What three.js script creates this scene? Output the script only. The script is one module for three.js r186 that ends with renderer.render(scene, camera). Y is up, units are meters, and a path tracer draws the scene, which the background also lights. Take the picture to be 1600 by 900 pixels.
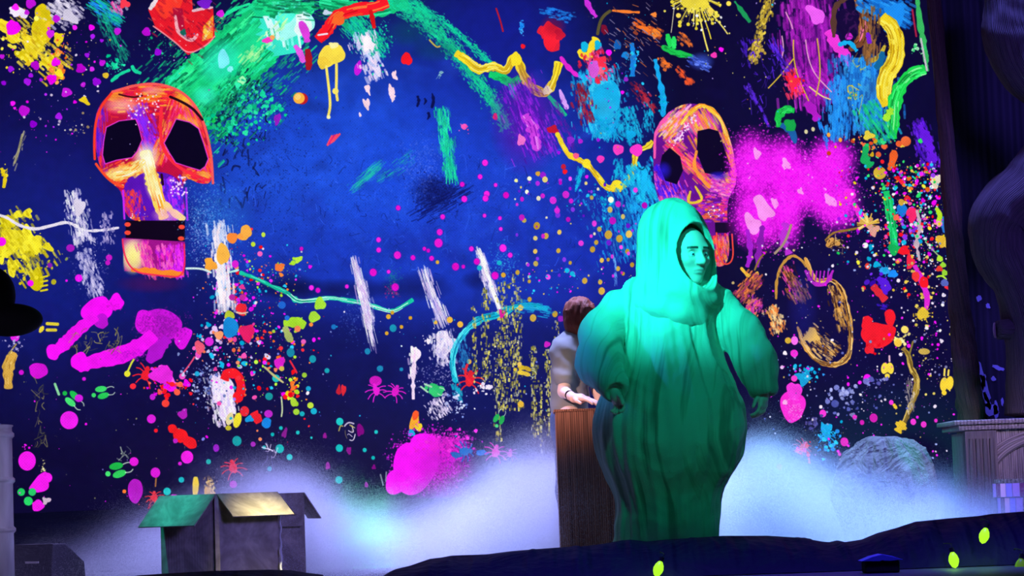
import * as THREE from 'three';
import { ImprovedNoise } from 'three/addons/math/ImprovedNoise.js';
import { mergeGeometries, mergeVertices } from 'three/addons/utils/BufferGeometryUtils.js';
import { RoundedBoxGeometry } from 'three/addons/geometries/RoundedBoxGeometry.js';
import { RectAreaLightUniformsLib } from 'three/addons/lights/RectAreaLightUniformsLib.js';
RectAreaLightUniformsLib.init();

// ------------------------------------------------------------ camera, exposure, lights
const scene = new THREE.Scene();
scene.background = new THREE.Color(0x000000);
const FOCAL = 3850, EYE = new THREE.Vector3(0, 0.45, 14);
const camera = new THREE.PerspectiveCamera(2 * Math.atan(450 / FOCAL) * 180 / Math.PI, 16 / 9, 0.1, 60);
camera.position.copy(EYE);
camera.rotation.order = 'YXZ';
camera.rotation.set(0.083, 0, -0.036);
camera.updateMatrixWorld(true);
const renderer = new THREE.WebGLRenderer();
renderer.toneMapping = THREE.LinearToneMapping;
renderer.toneMappingExposure = 1;
renderer.shadowMap.enabled = true;

function spot(name, color, intensity, from, to, angle, penumbra, soft = 6) {
  const l = new THREE.SpotLight(color, intensity, 0, angle, penumbra, 2);
  l.name = name; l.position.set(...from); l.target.position.set(...to);
  l.castShadow = true; l.shadow.radius = soft;
  scene.add(l); scene.add(l.target);
  return l;
}
// green follow spot on the performer, from the front and upper left
spot('follow_spot', new THREE.Color(0.02, 1.0, 0.92), 540, [-2.6, 4.6, 6.5], [0.9, 1.72, 0], 0.088, 0.7);
// a wider, dimmer green wash over the same place
spot('green_wash', new THREE.Color(0.01, 0.66, 0.52), 62, [2.6, 5.2, 6.5], [0.9, 1.0, 0], 0.13, 0.6);
// blue side light from the wings
spot('blue_wing_light', new THREE.Color(0.03, 0.30, 1.0), 110, [-5.4, 3.4, 1.6], [0.36, 1.42, 0.1], 0.085, 0.7);
// lavender and blue lights on the low fog
spot('fog_light', new THREE.Color(0.38, 0.40, 1.0), 280, [-2.2, 5.6, -1.6], [-1.3, 0.2, -1.5], 0.42, 0.9, 12);
spot('fog_light', new THREE.Color(0.36, 0.42, 1.0), 320, [0.2, 5.6, -1.7], [0.1, 0.2, -1.6], 0.34, 0.9, 12);
spot('fog_light', new THREE.Color(0.26, 0.52, 1.0), 460, [1.9, 5.6, -1.6], [1.9, 0.2, -1.5], 0.28, 0.9, 12);
spot('fog_light', new THREE.Color(0.14, 0.15, 1.0), 260, [3.4, 5.6, -1.7], [3.1, 0.2, -1.5], 0.36, 0.9, 12);
spot('green_fog_light', new THREE.Color(0.02, 1.0, 0.25), 1500, [-1.4, 5.4, -2.4], [-1.0, 0.45, -2.2], 0.05, 0.9, 6);
// violet-blue washes: right wing, cartons, stage edge
spot('blacklight_right', new THREE.Color(0.16, 0.10, 1.0), 190, [5.2, 5.2, 4.5], [3.3, 1.8, -2.4], 0.34, 0.6, 60);
spot('blacklight_left', new THREE.Color(0.24, 0.21, 1.0), 330, [2.6, 2.0, 8.5], [-1.4, 0.2, 0.4], 0.085, 0.8, 45);
for (const [x, k] of [[0.2, 150], [1.7, 150], [3.1, 170]]) spot('blacklight_edge', new THREE.Color(0.10, 0.06, 1.0), k, [x, 6.2, 3.4], [x, 0.0, 1.75], 0.17, 0.8, 20);
spot('amber_wash', new THREE.Color(1.0, 0.62, 0.6), 270, [-3.2, 3.4, 5.5], [0.36, 1.0, -1.0], 0.055, 0.7, 8);
spot('lavender_left', new THREE.Color(0.55, 0.5, 1.0), 300, [-0.8, 3.4, 8.5], [-3.0, 0.5, 0.3], 0.07, 0.8, 20);
spot('lavender_booth', new THREE.Color(0.6, 0.5, 0.9), 170, [4.4, 3.2, 4.2], [3.05, 0.75, -1.7], 0.075, 0.7, 12);
// warm and teal lights on the cartons
spot('warm_carton_light', new THREE.Color(1.0, 0.96, 0.5), 440, [0.0, 5.2, 3.0], [-1.30, 0.44, 0.7], 0.046, 0.9);
spot('teal_carton_light', new THREE.Color(0.0, 0.8, 0.62), 120, [-3.6, 5.0, 1.6], [-1.88, 0.46, 0.56], 0.055, 0.8);

// ------------------------------------------------------------ helpers
function rng(seed) { return () => { seed = (seed + 0x6d2b79f5) | 0; let t = Math.imul(seed ^ (seed >>> 15), 1 | seed); t = (t + Math.imul(t ^ (t >>> 7), 61 | t)) ^ t; return ((t ^ (t >>> 14)) >>> 0) / 4294967296; }; }
const perlin = new ImprovedNoise();
const fbm = (x, y, z, o = 4) => { let s = 0, a = 0.5, f = 1; for (let i = 0; i < o; i++) { s += a * perlin.noise(x * f, y * f, z * f + i * 7.3); f *= 2; a *= 0.5; } return s; };
const clamp = (x, a = 0, b = 1) => Math.min(b, Math.max(a, x));
const smooth = (a, b, x) => { const t = clamp((x - a) / (b - a)); return t * t * (3 - 2 * t); };
const lerp = (a, b, t) => a + (b - a) * t;
function table(list, x) { if (x <= list[0][0]) return list[0][1]; for (let i = 1; i < list.length; i++) if (x <= list[i][0]) { const [a, p] = list[i - 1], [b, q] = list[i]; return lerp(p, q, (x - a) / (b - a)); } return list[list.length - 1][1]; }
// the point of the stage at depth z that was measured at (px, py) in the photograph
function at(px, py, z) {
  const d = new THREE.Vector3((px - 800) / FOCAL, (450 - py) / FOCAL, -1).applyQuaternion(camera.quaternion);
  return EYE.clone().addScaledVector(d, (z - EYE.z) / d.z);
}
const pxAt = (z) => FOCAL / (EYE.z - z);                       // pixels per metre at depth z

const taken = {};
function numbered(name) { const n = taken[name] = (taken[name] ?? -1) + 1; return n ? `${name}_${String(n).padStart(3, '0')}` : name; }
function shade(o) { o.castShadow = o.receiveShadow = true; return o; }
function obj(name, geometry, material, parent) { const m = shade(new THREE.Mesh(geometry, material)); m.name = parent ? name : numbered(name); (parent ?? scene).add(m); return m; }
function thing(name, label, category, p = [0, 0, 0], group) {
  const g = new THREE.Group(); g.name = numbered(name); g.position.set(...(p.isVector3 ? p.toArray() : p)); g.userData = { label, category };
  if (group) g.userData.group = group;
  scene.add(g); return g;
}
function tag(o, label, category, group) { o.userData = { label, category }; if (group) o.userData.group = group; return o; }
function struct(name, geometry, material, label, parent) { const m = obj(name, geometry, material, parent); m.userData.kind = 'structure'; if (label) { m.userData.label = label; m.userData.category = name.split('_')[0]; } return m; }
function box(w, h, d, x = 0, y = 0, z = 0) { return new THREE.BoxGeometry(w, h, d).translate(x, y, z); }
function slab(a, b, c, d, t) {                                   // a thin sheet through four corners
  const n = b.clone().sub(a).cross(d.clone().sub(a)).normalize().multiplyScalar(t / 2), f = [a, b, c, d].map((p) => p.clone().add(n)), k = [a, b, c, d].map((p) => p.clone().sub(n));
  const pos = [], uv = [], quad = (p, q, r, s) => {
    const w = p.distanceTo(q), h = q.distanceTo(r);
    for (const [v, u1, v1] of [[p, 0, 0], [q, w, 0], [r, w, h], [p, 0, 0], [r, w, h], [s, 0, h]]) { pos.push(v.x, v.y, v.z); uv.push(u1, v1); }
  };
  quad(...f); quad(k[1], k[0], k[3], k[2]);
  for (let i = 0; i < 4; i++) { const j = (i + 1) % 4; quad(k[i], k[j], f[j], f[i]); }
  const g = new THREE.BufferGeometry();
  g.setAttribute('position', new THREE.Float32BufferAttribute(pos, 3)); g.setAttribute('uv', new THREE.Float32BufferAttribute(uv, 2)); g.computeVertexNormals();
  return g;
}
function sweep(points, radii, seg = 80, round = 14, rough = 0, seed = 1, squash = 1) {   // a limb along a curve, its radius varying, closed at the ends
  const curve = new THREE.CatmullRomCurve3(points), fr = curve.computeFrenetFrames(seg), pos = [], uv = [], idx = [], L = curve.getLength();
  for (let i = 0; i <= seg; i++) {
    const t = i / seg, p = curve.getPoint(t), k = t * (radii.length - 1), a = Math.min(radii.length - 2, Math.floor(k)), r0 = lerp(radii[a], radii[a + 1], k - a);
    const end = i === 0 || i === seg ? 0.55 : 1;
    for (let j = 0; j <= round; j++) {
      const th = (j / round) * Math.PI * 2, jj = j % round, r = end * r0 * (1 + rough * (perlin.noise(Math.cos(jj / round * 6.2832) * 2.2 + seed, Math.sin(jj / round * 6.2832) * 2.2, t * L * 3.2) + 0.5 * perlin.noise(jj * 1.7 + seed, 3.1, t * L * 9)));
      const v = p.clone().addScaledVector(fr.normals[i], Math.cos(th) * r).addScaledVector(fr.binormals[i], Math.sin(th) * r * squash);
      pos.push(v.x, v.y, v.z); uv.push(th * r0, t * L);
    }
  }
  for (let i = 0; i < seg; i++) for (let j = 0; j < round; j++) { const a = i * (round + 1) + j, b = a + round + 1; idx.push(a, b, a + 1, b, b + 1, a + 1); }
  for (const [i, p, f] of [[0, curve.getPoint(0), 1], [seg, curve.getPoint(1), 0]]) {
    const c = pos.length / 3; pos.push(p.x, p.y, p.z); uv.push(0, 0);
    for (let j = 0; j < round; j++) { const a = i * (round + 1) + j; f ? idx.push(c, a, a + 1) : idx.push(c, a + 1, a); }
  }
  const g = new THREE.BufferGeometry();
  g.setAttribute('position', new THREE.Float32BufferAttribute(pos, 3)); g.setAttribute('uv', new THREE.Float32BufferAttribute(uv, 2)); g.setIndex(idx); g.computeVertexNormals();
  return g;
}
// the surface where a distance field is zero
function net(field, lo, hi, h) {
  const nx = Math.ceil((hi[0] - lo[0]) / h) + 1, ny = Math.ceil((hi[1] - lo[1]) / h) + 1, nz = Math.ceil((hi[2] - lo[2]) / h) + 1, f = new Float32Array(nx * ny * nz), at3 = (i, j, k) => i + nx * (j + ny * k);
  for (let k = 0; k < nz; k++) for (let j = 0; j < ny; j++) for (let i = 0; i < nx; i++) f[at3(i, j, k)] = field(lo[0] + i * h, lo[1] + j * h, lo[2] + k * h);
  const cell = new Int32Array(nx * ny * nz).fill(-1), pos = [], idx = [], corner = [[0, 0, 0], [1, 0, 0], [0, 1, 0], [1, 1, 0], [0, 0, 1], [1, 0, 1], [0, 1, 1], [1, 1, 1]], edges = [[0, 1], [2, 3], [4, 5], [6, 7], [0, 2], [1, 3], [4, 6], [5, 7], [0, 4], [1, 5], [2, 6], [3, 7]];
  for (let k = 0; k < nz - 1; k++) for (let j = 0; j < ny - 1; j++) for (let i = 0; i < nx - 1; i++) {
    const v = corner.map(([a, b, c]) => f[at3(i + a, j + b, k + c)]);
    let n = 0, x = 0, y = 0, z = 0;
    for (const [a, b] of edges) if ((v[a] < 0) !== (v[b] < 0)) { const t = v[a] / (v[a] - v[b]), p = corner[a], q = corner[b]; x += lerp(p[0], q[0], t); y += lerp(p[1], q[1], t); z += lerp(p[2], q[2], t); n++; }
    if (n) { cell[at3(i, j, k)] = pos.length / 3; pos.push(lo[0] + (i + x / n) * h, lo[1] + (j + y / n) * h, lo[2] + (k + z / n) * h); }
  }
  const quad = (a, b, c, d, flip) => { if (a < 0 || b < 0 || c < 0 || d < 0) return; flip ? idx.push(a, c, b, a, d, c) : idx.push(a, b, c, a, c, d); };
  for (let k = 1; k < nz - 1; k++) for (let j = 1; j < ny - 1; j++) for (let i = 1; i < nx - 1; i++) {
    const s = f[at3(i, j, k)] < 0;
    if (s !== (f[at3(i + 1, j, k)] < 0)) quad(cell[at3(i, j - 1, k - 1)], cell[at3(i, j, k - 1)], cell[at3(i, j, k)], cell[at3(i, j - 1, k)], !s);
    if (s !== (f[at3(i, j + 1, k)] < 0)) quad(cell[at3(i - 1, j, k - 1)], cell[at3(i - 1, j, k)], cell[at3(i, j, k)], cell[at3(i, j, k - 1)], !s);
    if (s !== (f[at3(i, j, k + 1)] < 0)) quad(cell[at3(i - 1, j - 1, k)], cell[at3(i, j - 1, k)], cell[at3(i, j, k)], cell[at3(i - 1, j, k)], !s);
  }
  const g = new THREE.BufferGeometry(), uv = [];
  for (let i = 0; i < pos.length; i += 3) uv.push(pos[i] + 0.6 * pos[i + 2], pos[i + 1] + 0.2 * pos[i + 2]);
  g.setAttribute('position', new THREE.Float32BufferAttribute(pos, 3)); g.setAttribute('uv', new THREE.Float32BufferAttribute(uv, 2)); g.setIndex(idx); g.computeVertexNormals();
  return g;
}
// distances
const len = Math.hypot;
function capsule(a, b, ra, rb) {
  const bx = b.x - a.x, by = b.y - a.y, bz = b.z - a.z, bb = bx * bx + by * by + bz * bz || 1e-9;
  return (x, y, z) => { const px = x - a.x, py = y - a.y, pz = z - a.z, t = clamp((px * bx + py * by + pz * bz) / bb); return len(px - bx * t, py - by * t, pz - bz * t) - lerp(ra, rb, t); };
}
function ellipsoid(c, rx, ry, rz) {
  return (x, y, z) => { const px = x - c.x, py = y - c.y, pz = z - c.z, k0 = len(px / rx, py / ry, pz / rz), k1 = len(px / (rx * rx), py / (ry * ry), pz / (rz * rz)); return k1 < 1e-9 ? -Math.min(rx, ry, rz) : (k0 * (k0 - 1)) / k1; };
}
const smin = (a, b, k) => { const h = Math.max(k - Math.abs(a - b), 0) / k; return Math.min(a, b) - h * h * k * 0.25; };
const smax = (a, b, k) => -smin(-a, -b, k);

// ------------------------------------------------------------ materials
function dataTexture(w, h, f, srgb) {
  const d = new Uint8Array(w * h * 4);
  for (let y = 0; y < h; y++) for (let x = 0; x < w; x++) { const c = f(x / w, y / h), o = (y * w + x) * 4; d[o] = clamp(c[0]) * 255; d[o + 1] = clamp(c[1]) * 255; d[o + 2] = clamp(c[2]) * 255; d[o + 3] = 255; }
  const t = new THREE.DataTexture(d, w, h); t.magFilter = THREE.LinearFilter; t.wrapS = t.wrapT = THREE.RepeatWrapping; if (srgb) t.colorSpace = THREE.SRGBColorSpace; t.needsUpdate = true; return t;
}
const tile = (u, v, s, o = 4) => { const a = u * 6.28318, b = v * 6.28318; return fbm(Math.cos(a) * s + 3, Math.sin(a) * s + Math.cos(b) * s, Math.sin(b) * s, o); };
const grime = dataTexture(256, 256, (u, v) => { const n = 0.88 + 0.3 * tile(u, v, 1.6, 5); return [n, n, n]; }, true);
const weave = dataTexture(256, 256, (u, v) => { const n = 0.5 + 0.28 * Math.sin(u * 6.28318 * 40) * Math.sin(v * 6.28318 * 40) + 0.5 * tile(u, v, 6, 3); return [n, n, n]; });
const woodGrain = dataTexture(256, 256, (u, v) => { const n = 0.75 + 0.5 * fbm(Math.cos(u * 6.28318) * 4, Math.sin(u * 6.28318) * 4, Math.sin(v * 6.28318) * 0.8, 5) + 0.12 * Math.sin(u * 6.28318 * 18); return [n, n * 0.97, n * 0.93]; }, true);
const creased = dataTexture(256, 256, (u, v) => { const n = 0.5 + 0.9 * tile(u, v, 2.2, 4); return [n, n, n]; });
const stained = dataTexture(512, 512, (u, v) => { const a = u * 6.28318, b = v * 6.28318, s = fbm(Math.cos(a) * 5, Math.sin(a) * 5, Math.sin(b) * 0.9, 5), m = fbm(Math.cos(a) * 1.4 + 7, Math.sin(a) * 1.4, Math.cos(b) * 1.2, 3), w = 1.04 - 0.6 * clamp(s * 1.1 + m * 0.9 + 0.02, 0, 0.5); return [w, w, w * 0.97]; }, true);
const rep = (t, x, y = x) => { const c = t.clone(); c.repeat.set(x, y); c.needsUpdate = true; return c; };
const M = {};
const mat = (o) => new THREE.MeshStandardMaterial(o), phys = (o) => new THREE.MeshPhysicalMaterial(o);
const lin = (r, g, b) => new THREE.Color().setRGB(r, g, b);
M.dark = mat({ color: lin(0.02, 0.02, 0.025), roughness: 0.95 });
M.floor = mat({ color: lin(0.10, 0.10, 0.12), roughness: 0.7, map: rep(grime, 0.5), bumpMap: rep(creased, 0.6), bumpScale: 0.002 });
M.flat = mat({ color: lin(0.03, 0.024, 0.06), roughness: 0.9, map: rep(woodGrain, 1.2, 0.25), bumpMap: rep(woodGrain, 1.2, 0.25), bumpScale: 0.003 });
M.card = mat({ color: lin(0.5, 0.41, 0.33), roughness: 0.9, map: rep(grime, 2), bumpMap: rep(woodGrain, 3, 0.6), bumpScale: 0.0015 });
M.tape = mat({ color: lin(0.65, 0.6, 0.62), roughness: 0.5 });
M.suit = phys({ color: lin(0.36, 0.6, 0.44), roughness: 0.88, map: rep(stained, 0.9, 0.35), bumpMap: rep(weave, 5), bumpScale: 0.003, sheen: 0.4, sheenColor: new THREE.Color(0.5, 0.5, 0.45), sheenRoughness: 0.8 });
M.skin = mat({ color: 0xffffff, vertexColors: true, roughness: 0.55 });
M.drape = phys({ color: lin(0.006, 0.005, 0.026), specularIntensity: 0.4, roughness: 0.7, bumpMap: rep(creased, 1.1), bumpScale: 0.008});
M.bark = mat({ color: lin(0.085, 0.06, 0.06), roughness: 0.9, map: rep(woodGrain, 5, 0.9), bumpMap: rep(woodGrain, 5, 0.9), bumpScale: 0.012 });
M.redBark = mat({ color: lin(0.15, 0.06, 0.045), roughness: 0.9, map: rep(woodGrain, 6, 0.7), bumpMap: rep(woodGrain, 6, 0.7), bumpScale: 0.01 });
M.stone = mat({ color: lin(0.15, 0.125, 0.11), roughness: 0.9, map: rep(grime, 1.4), bumpMap: rep(creased, 3), bumpScale: 0.012 });
M.oldWood = mat({ color: lin(0.3, 0.25, 0.24), roughness: 0.8, map: rep(woodGrain, 4, 1), bumpMap: rep(woodGrain, 4, 1), bumpScale: 0.006 });
M.metal = mat({ color: lin(0.55, 0.5, 0.55), roughness: 0.45, metalness: 0.35, map: rep(grime, 1.5) });
M.black = mat({ color: lin(0.006, 0.005, 0.008), roughness: 0.95 });

// ------------------------------------------------------------ the setting
struct('floor', box(18, 0.1, 20, 0, -0.05, 5.5), M.floor, 'dark grey stage floor under the fog');
struct('ceiling', box(18, 0.1, 20, 0, 7.05, 5.5), M.dark, 'black ceiling high above the stage');
struct('wall_back', box(18, 7, 0.1, 0, 3.5, -4.45), M.dark, 'black wall behind the painted screen');
struct('wall_left', box(0.1, 7, 20, -9.05, 3.5, 5.5), M.dark, 'black wall of the left wing');
struct('wall_right', box(0.1, 7, 20, 9.05, 3.5, 5.5), M.dark, 'black wall of the right wing');
struct('wall_front', box(18, 7, 0.1, 0, 3.5, 15.55), M.dark, 'black wall behind the audience');

// ------------------------------------------------------------ the backdrop screen and what it shows
const SZ = -3.5, SX0 = at(-70, 400, SZ).x, SX1 = at(1540, 400, SZ).x, SY0 = at(160, 797, SZ).y, SY1 = at(1500, -40, SZ).y + 0.1, SW = SX1 - SX0, SH = SY1 - SY0;
function paintScreen() {
  const W = 2048, H = Math.min(2048, Math.round((2048 * SH) / SW)), cv = document.createElement('canvas'); cv.width = W; cv.height = H;
  const c = cv.getContext('2d'), R = rng(77), rnd = (a, b) => a + (b - a) * R(), gauss = () => (R() + R() + R() + R() - 2) * 1.2, pick = (l) => l[Math.floor(R() * l.length)];
  // the print is drawn in the units it was measured in, turned to lie straight on the screen
  const q = (px, py) => { const p = at(px, py, SZ); return [((p.x - SX0) / SW) * W, ((SY1 - p.y) / SH) * H]; };
  const o = q(100, 100), ex = q(1450, 100), ey = q(100, 780);
  c.fillStyle = '#0c0830'; c.fillRect(0, 0, W, H);
  c.setTransform((ex[0] - o[0]) / 1350, (ex[1] - o[1]) / 1350, (ey[0] - o[0]) / 680, (ey[1] - o[1]) / 680, 0, 0);
  const t0 = c.getTransform(); c.setTransform(t0.a, t0.b, t0.c, t0.d, o[0] - 100 * t0.a - 100 * t0.c, o[1] - 100 * t0.b - 100 * t0.d);

  const MAG = '#ff10ff', PUR = '#a413e8', RED = '#ff1a2a', YEL = '#ffe32a', CYA = '#12b9e8', TEA = '#12d8a0', GRN = '#22d860', WHT = '#f6e8ff', ORA = '#ff7a2a', BLU = '#1f8dff', GOLD = '#e0a63a', PNK = '#ff4fb0', LIM = '#b8f03a';
  const rgb = (h) => { if (h.length === 4) h = '#' + [...h.slice(1)].map((k) => k + k).join(''); const n = parseInt(h.slice(1), 16); return [n >> 16, (n >> 8) & 255, n & 255]; };
  const rgba = (h, a) => { const [r, g, b] = rgb(h); return `rgba(${r},${g},${b},${a})`; };
  const vary = (h, v = 25) => { const [r, g, b] = rgb(h), d = rnd(-v, v); return `rgb(${clamp(r + d, 0, 255) | 0},${clamp(g + d, 0, 255) | 0},${clamp(b + d, 0, 255) | 0})`; };
  const cloud = (x, y, rx, ry, col, a, turn = 0) => { c.save(); c.translate(x, y); c.rotate(turn); c.scale(rx, ry); const g = c.createRadialGradient(0, 0, 0, 0, 0, 1); g.addColorStop(0, rgba(col, a)); g.addColorStop(0.55, rgba(col, a * 0.62)); g.addColorStop(1, rgba(col, 0)); c.fillStyle = g; c.beginPath(); c.arc(0, 0, 1, 0, 7); c.fill(); c.restore(); };
  const path = (pts, close = true) => {                            // a soft closed or open line through points
    c.beginPath(); const n = pts.length, m = (a, b) => [(a[0] + b[0]) / 2, (a[1] + b[1]) / 2];
    if (close) { const s = m(pts[n - 1], pts[0]); c.moveTo(...s); for (let i = 0; i < n; i++) c.quadraticCurveTo(...pts[i], ...m(pts[i], pts[(i + 1) % n])); c.closePath(); }
    else { c.moveTo(...pts[0]); for (let i = 1; i < n - 1; i++) c.quadraticCurveTo(...pts[i], ...m(pts[i], pts[i + 1])); c.lineTo(...pts[n - 1]); }
  };
  const fill = (pts, col) => { path(pts); c.fillStyle = col; c.fill(); };
  const hard = (pts, col) => { c.beginPath(); pts.forEach((p, i) => (i ? c.lineTo(...p) : c.moveTo(...p))); c.closePath(); c.fillStyle = col; c.fill(); };
  const dot = (x, y, r, col, sx = 1, turn = 0) => { c.beginPath(); c.ellipse(x, y, r * sx, r, turn, 0, 7); c.fillStyle = col; c.fill(); };
  const blob = (x, y, r, col, jit = 0.18, sy = 1, turn = 0) => { const n = 14, ph = R() * 9, pts = []; for (let i = 0; i < n; i++) { const a = (i / n) * 6.2832, k = r * (1 + jit * (Math.sin(a * 3 + ph) * 0.5 + gauss() * 0.6)), X = Math.cos(a) * k, Y = Math.sin(a) * k * sy; pts.push([x + X * Math.cos(turn) - Y * Math.sin(turn), y + X * Math.sin(turn) + Y * Math.cos(turn)]); } fill(pts, col); };
  const drops = (x, y, rx, ry, n, cols, r0 = 0.8, r1 = 5) => { for (let i = 0; i < n; i++) { const r = (r0 + (r1 - r0) * Math.pow(R(), 3.4)) * 0.88, X = x + gauss() * rx, Y = y + gauss() * ry; R() < 0.35 ? blob(X, Y, r, vary(pick(cols)), 0.3, rnd(0.7, 1.5), rnd(0, 3)) : dot(X, Y, r, vary(pick(cols)), rnd(0.7, 1.1), rnd(0, 3)); } };
  const even = (x0, y0, x1, y1, n, cols, r0 = 0.8, r1 = 4) => { for (let i = 0; i < n; i++) { const r = r0 + (r1 - r0) * Math.pow(R(), 3.2); dot(rnd(x0, x1), rnd(y0, y1), r, vary(pick(cols)), rnd(0.7, 1.1), rnd(0, 3)); } };
  const spray = (x, y, rx, ry, n, col, a = 0.8, s = 1.2, turn = 0) => { for (let i = 0; i < n; i++) { const X = gauss() * rx, Y = gauss() * ry; c.fillStyle = rgba(col, a * rnd(0.4, 1)); const k = s * rnd(0.4, 1.5); c.fillRect(x + X * Math.cos(turn) - Y * Math.sin(turn), y + X * Math.sin(turn) + Y * Math.cos(turn), k, k); } };
  const dry = (x0, y0, x1, y1, w, cols, n, l = 0.25, t = 1.6, a = 0.85) => {     // a dry brush: many broken hairs
    const dx = x1 - x0, dy = y1 - y0, L = len(dx, dy) || 1, nx = -dy / L, ny = dx / L;
    for (let i = 0; i < n; i++) { const s = rnd(-0.03, 1), k = l * rnd(0.2, 1), off = gauss() * w * 0.5; c.strokeStyle = rgba(pick(cols), a * rnd(0.5, 1)); c.lineWidth = t * rnd(0.4, 1.5); c.beginPath(); c.moveTo(x0 + dx * s + nx * off, y0 + dy * s + ny * off); c.lineTo(x0 + dx * (s + k) + nx * (off + gauss()), y0 + dy * (s + k) + ny * (off + gauss())); c.stroke(); }
  };
  const brush = (pts, w, col, { taper = 0.3, rough = 0.22, hairs = 0, hair = null } = {}) => {  // a loaded brush: one wavering ribbon
    const cur = new THREE.CatmullRomCurve3(pts.map(([x, y]) => new THREE.Vector3(x, y, 0))), n = Math.max(10, Math.round(cur.getLength() / 4)), L = [], Q = [];
    for (let i = 0; i <= n; i++) { const t = i / n, p = cur.getPoint(t), d = cur.getTangent(t), k = (w / 2) * (1 - taper + taper * Math.sin(Math.PI * t)) * (1 + rough * gauss()); L.push([p.x - d.y * k, p.y + d.x * k]); Q.unshift([p.x + d.y * k, p.y - d.x * k]); }
    fill([...L, ...Q], col);
    for (let i = 0; i < hairs; i++) { const s = rnd(0, 0.8), e = s + rnd(0.06, 0.25), off = rnd(-0.42, 0.42) * w; c.strokeStyle = pick(hair); c.lineWidth = rnd(0.6, w * 0.09 + 0.8); c.beginPath(); for (let k = 0; k <= 6; k++) { const t = clamp(lerp(s, e, k / 6)), p = cur.getPoint(t), d = cur.getTangent(t); c[k ? 'lineTo' : 'moveTo'](p.x - d.y * off, p.y + d.x * off); } c.stroke(); }
  };
  const line = (pts, w, col) => { path(pts, false); c.strokeStyle = col; c.lineWidth = w; c.lineCap = c.lineJoin = 'round'; c.stroke(); };
  const splat = (x, y, r, col, n = 26, reach = 2.4) => { blob(x, y, r, col, 0.3); for (let i = 0; i < n; i++) { const a = rnd(0, 6.28), d = r * rnd(0.9, reach); c.strokeStyle = col; c.lineWidth = rnd(0.6, r * 0.14); c.beginPath(); c.moveTo(x + Math.cos(a) * r * 0.6, y + Math.sin(a) * r * 0.6); c.lineTo(x + Math.cos(a) * d * 0.8, y + Math.sin(a) * d * 0.8); c.stroke(); dot(x + Math.cos(a) * d, y + Math.sin(a) * d, rnd(0.6, r * 0.11 + 0.6), vary(col)); } };
  const beetle = (x, y, s, turn, col) => { c.save(); c.translate(x, y); c.rotate(turn); dot(-s * 0.05, -s * 0.34, s * 0.3, vary(col), 1.9, 0.08); dot(s * 0.05, s * 0.34, s * 0.3, vary(col), 1.9, -0.08); dot(-s * 0.85, s * 0.1, s * 0.22, vary(col)); for (const k of [-1, 1]) line([[s * 0.55, k * s * 0.35], [s * 0.95, k * s * 0.45], [s * 1.2, k * s * 0.25]], s * 0.1, rgba('#d8f0d8', 0.75)); c.restore(); };
  const crawler = (x, y, s, col, turn = 0) => { c.save(); c.translate(x, y); c.rotate(turn); blob(0, 0, s * 0.34, col, 0.15, 1.3); dot(0, -s * 0.55, s * 0.17, col); for (const k of [-1, 1]) for (let i = 0; i < 4; i++) { const a = -0.95 + i * 0.62 + gauss() * 0.1, q = s * rnd(0.85, 1.1); line([[0, (i - 1.5) * s * 0.16], [k * q * 0.55 * Math.cos(a), Math.sin(a) * q * 0.6 - s * 0.12], [k * q * Math.cos(a), Math.sin(a) * q + s * 0.1]], s * 0.1, col); } c.restore(); };
  const scribble = (box4, n, cols, t) => { for (let i = 0; i < n; i++) { const x = rnd(box4[0], box4[2]), y = rnd(box4[1], box4[3]); line([[x, y], [x + gauss() * 6, y + gauss() * 8], [x + gauss() * 9, y + gauss() * 14]], rnd(0.5, t), rgba(pick(cols), rnd(0.4, 0.9))); } };

  // -- ground colours
  cloud(180, 330, 420, 380, '#15187c', 0.75); cloud(90, 470, 260, 240, '#122088', 0.7); cloud(40, 330, 200, 160, '#182488', 0.5);
  cloud(640, 190, 430, 330, '#16309c', 0.9); cloud(600, 290, 400, 260, '#1c48da', 0.95); cloud(640, 330, 330, 190, '#2058f0', 0.85); cloud(480, 250, 220, 200, '#1f50de', 0.7); cloud(760, 300, 240, 220, '#1c46da', 0.75);
  cloud(390, 330, 160, 150, '#2050d4', 0.55); cloud(860, 340, 220, 240, '#1c34b8', 0.65); cloud(640, 500, 400, 190, '#1626a0', 0.75); cloud(640, 600, 440, 160, '#121868', 0.8); cloud(300, 640, 420, 160, '#110b3e', 0.8); cloud(800, 40, 140, 140, '#14168a', 0.75); cloud(900, 400, 170, 120, '#1a30b8', 0.7); cloud(960, 330, 120, 260, '#1420a0', 0.55); cloud(700, 420, 330, 110, '#1c3cc8', 0.6); cloud(420, 400, 150, 110, '#1a34b4', 0.5); cloud(780, 110, 200, 150, '#16249c', 0.55);
  cloud(1290, 120, 260, 200, '#110a44', 0.5); cloud(1350, 450, 220, 280, '#130c52', 0.6); cloud(500, 720, 380, 110, '#1c1440', 0.5);
  for (let i = 0; i < 260; i++) { const x = rnd(330, 930), y = rnd(90, 440); cloud(x, y, rnd(8, 40), rnd(6, 22), pick(['#2a62ff', '#1432a8', '#183cc0', '#3a70ff', '#10288c']), rnd(0.06, 0.2), rnd(0, 3)); }
  for (let i = 0; i < 180; i++) { const x = rnd(-60, 1480), y = rnd(-20, 800); cloud(x, y, rnd(10, 60), rnd(8, 40), pick(['#0a0624', '#161060', '#0c0838', '#1a1470']), rnd(0.08, 0.22), rnd(0, 3)); }
  spray(620, 300, 190, 100, 5200, '#0e2488', 0.35, 1.3); spray(640, 330, 190, 80, 3800, '#4a80ff', 0.22, 1.2); scribble([380, 240, 900, 430], 260, ['#10247c', '#3668ff', '#0e1e70'], 1);
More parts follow.
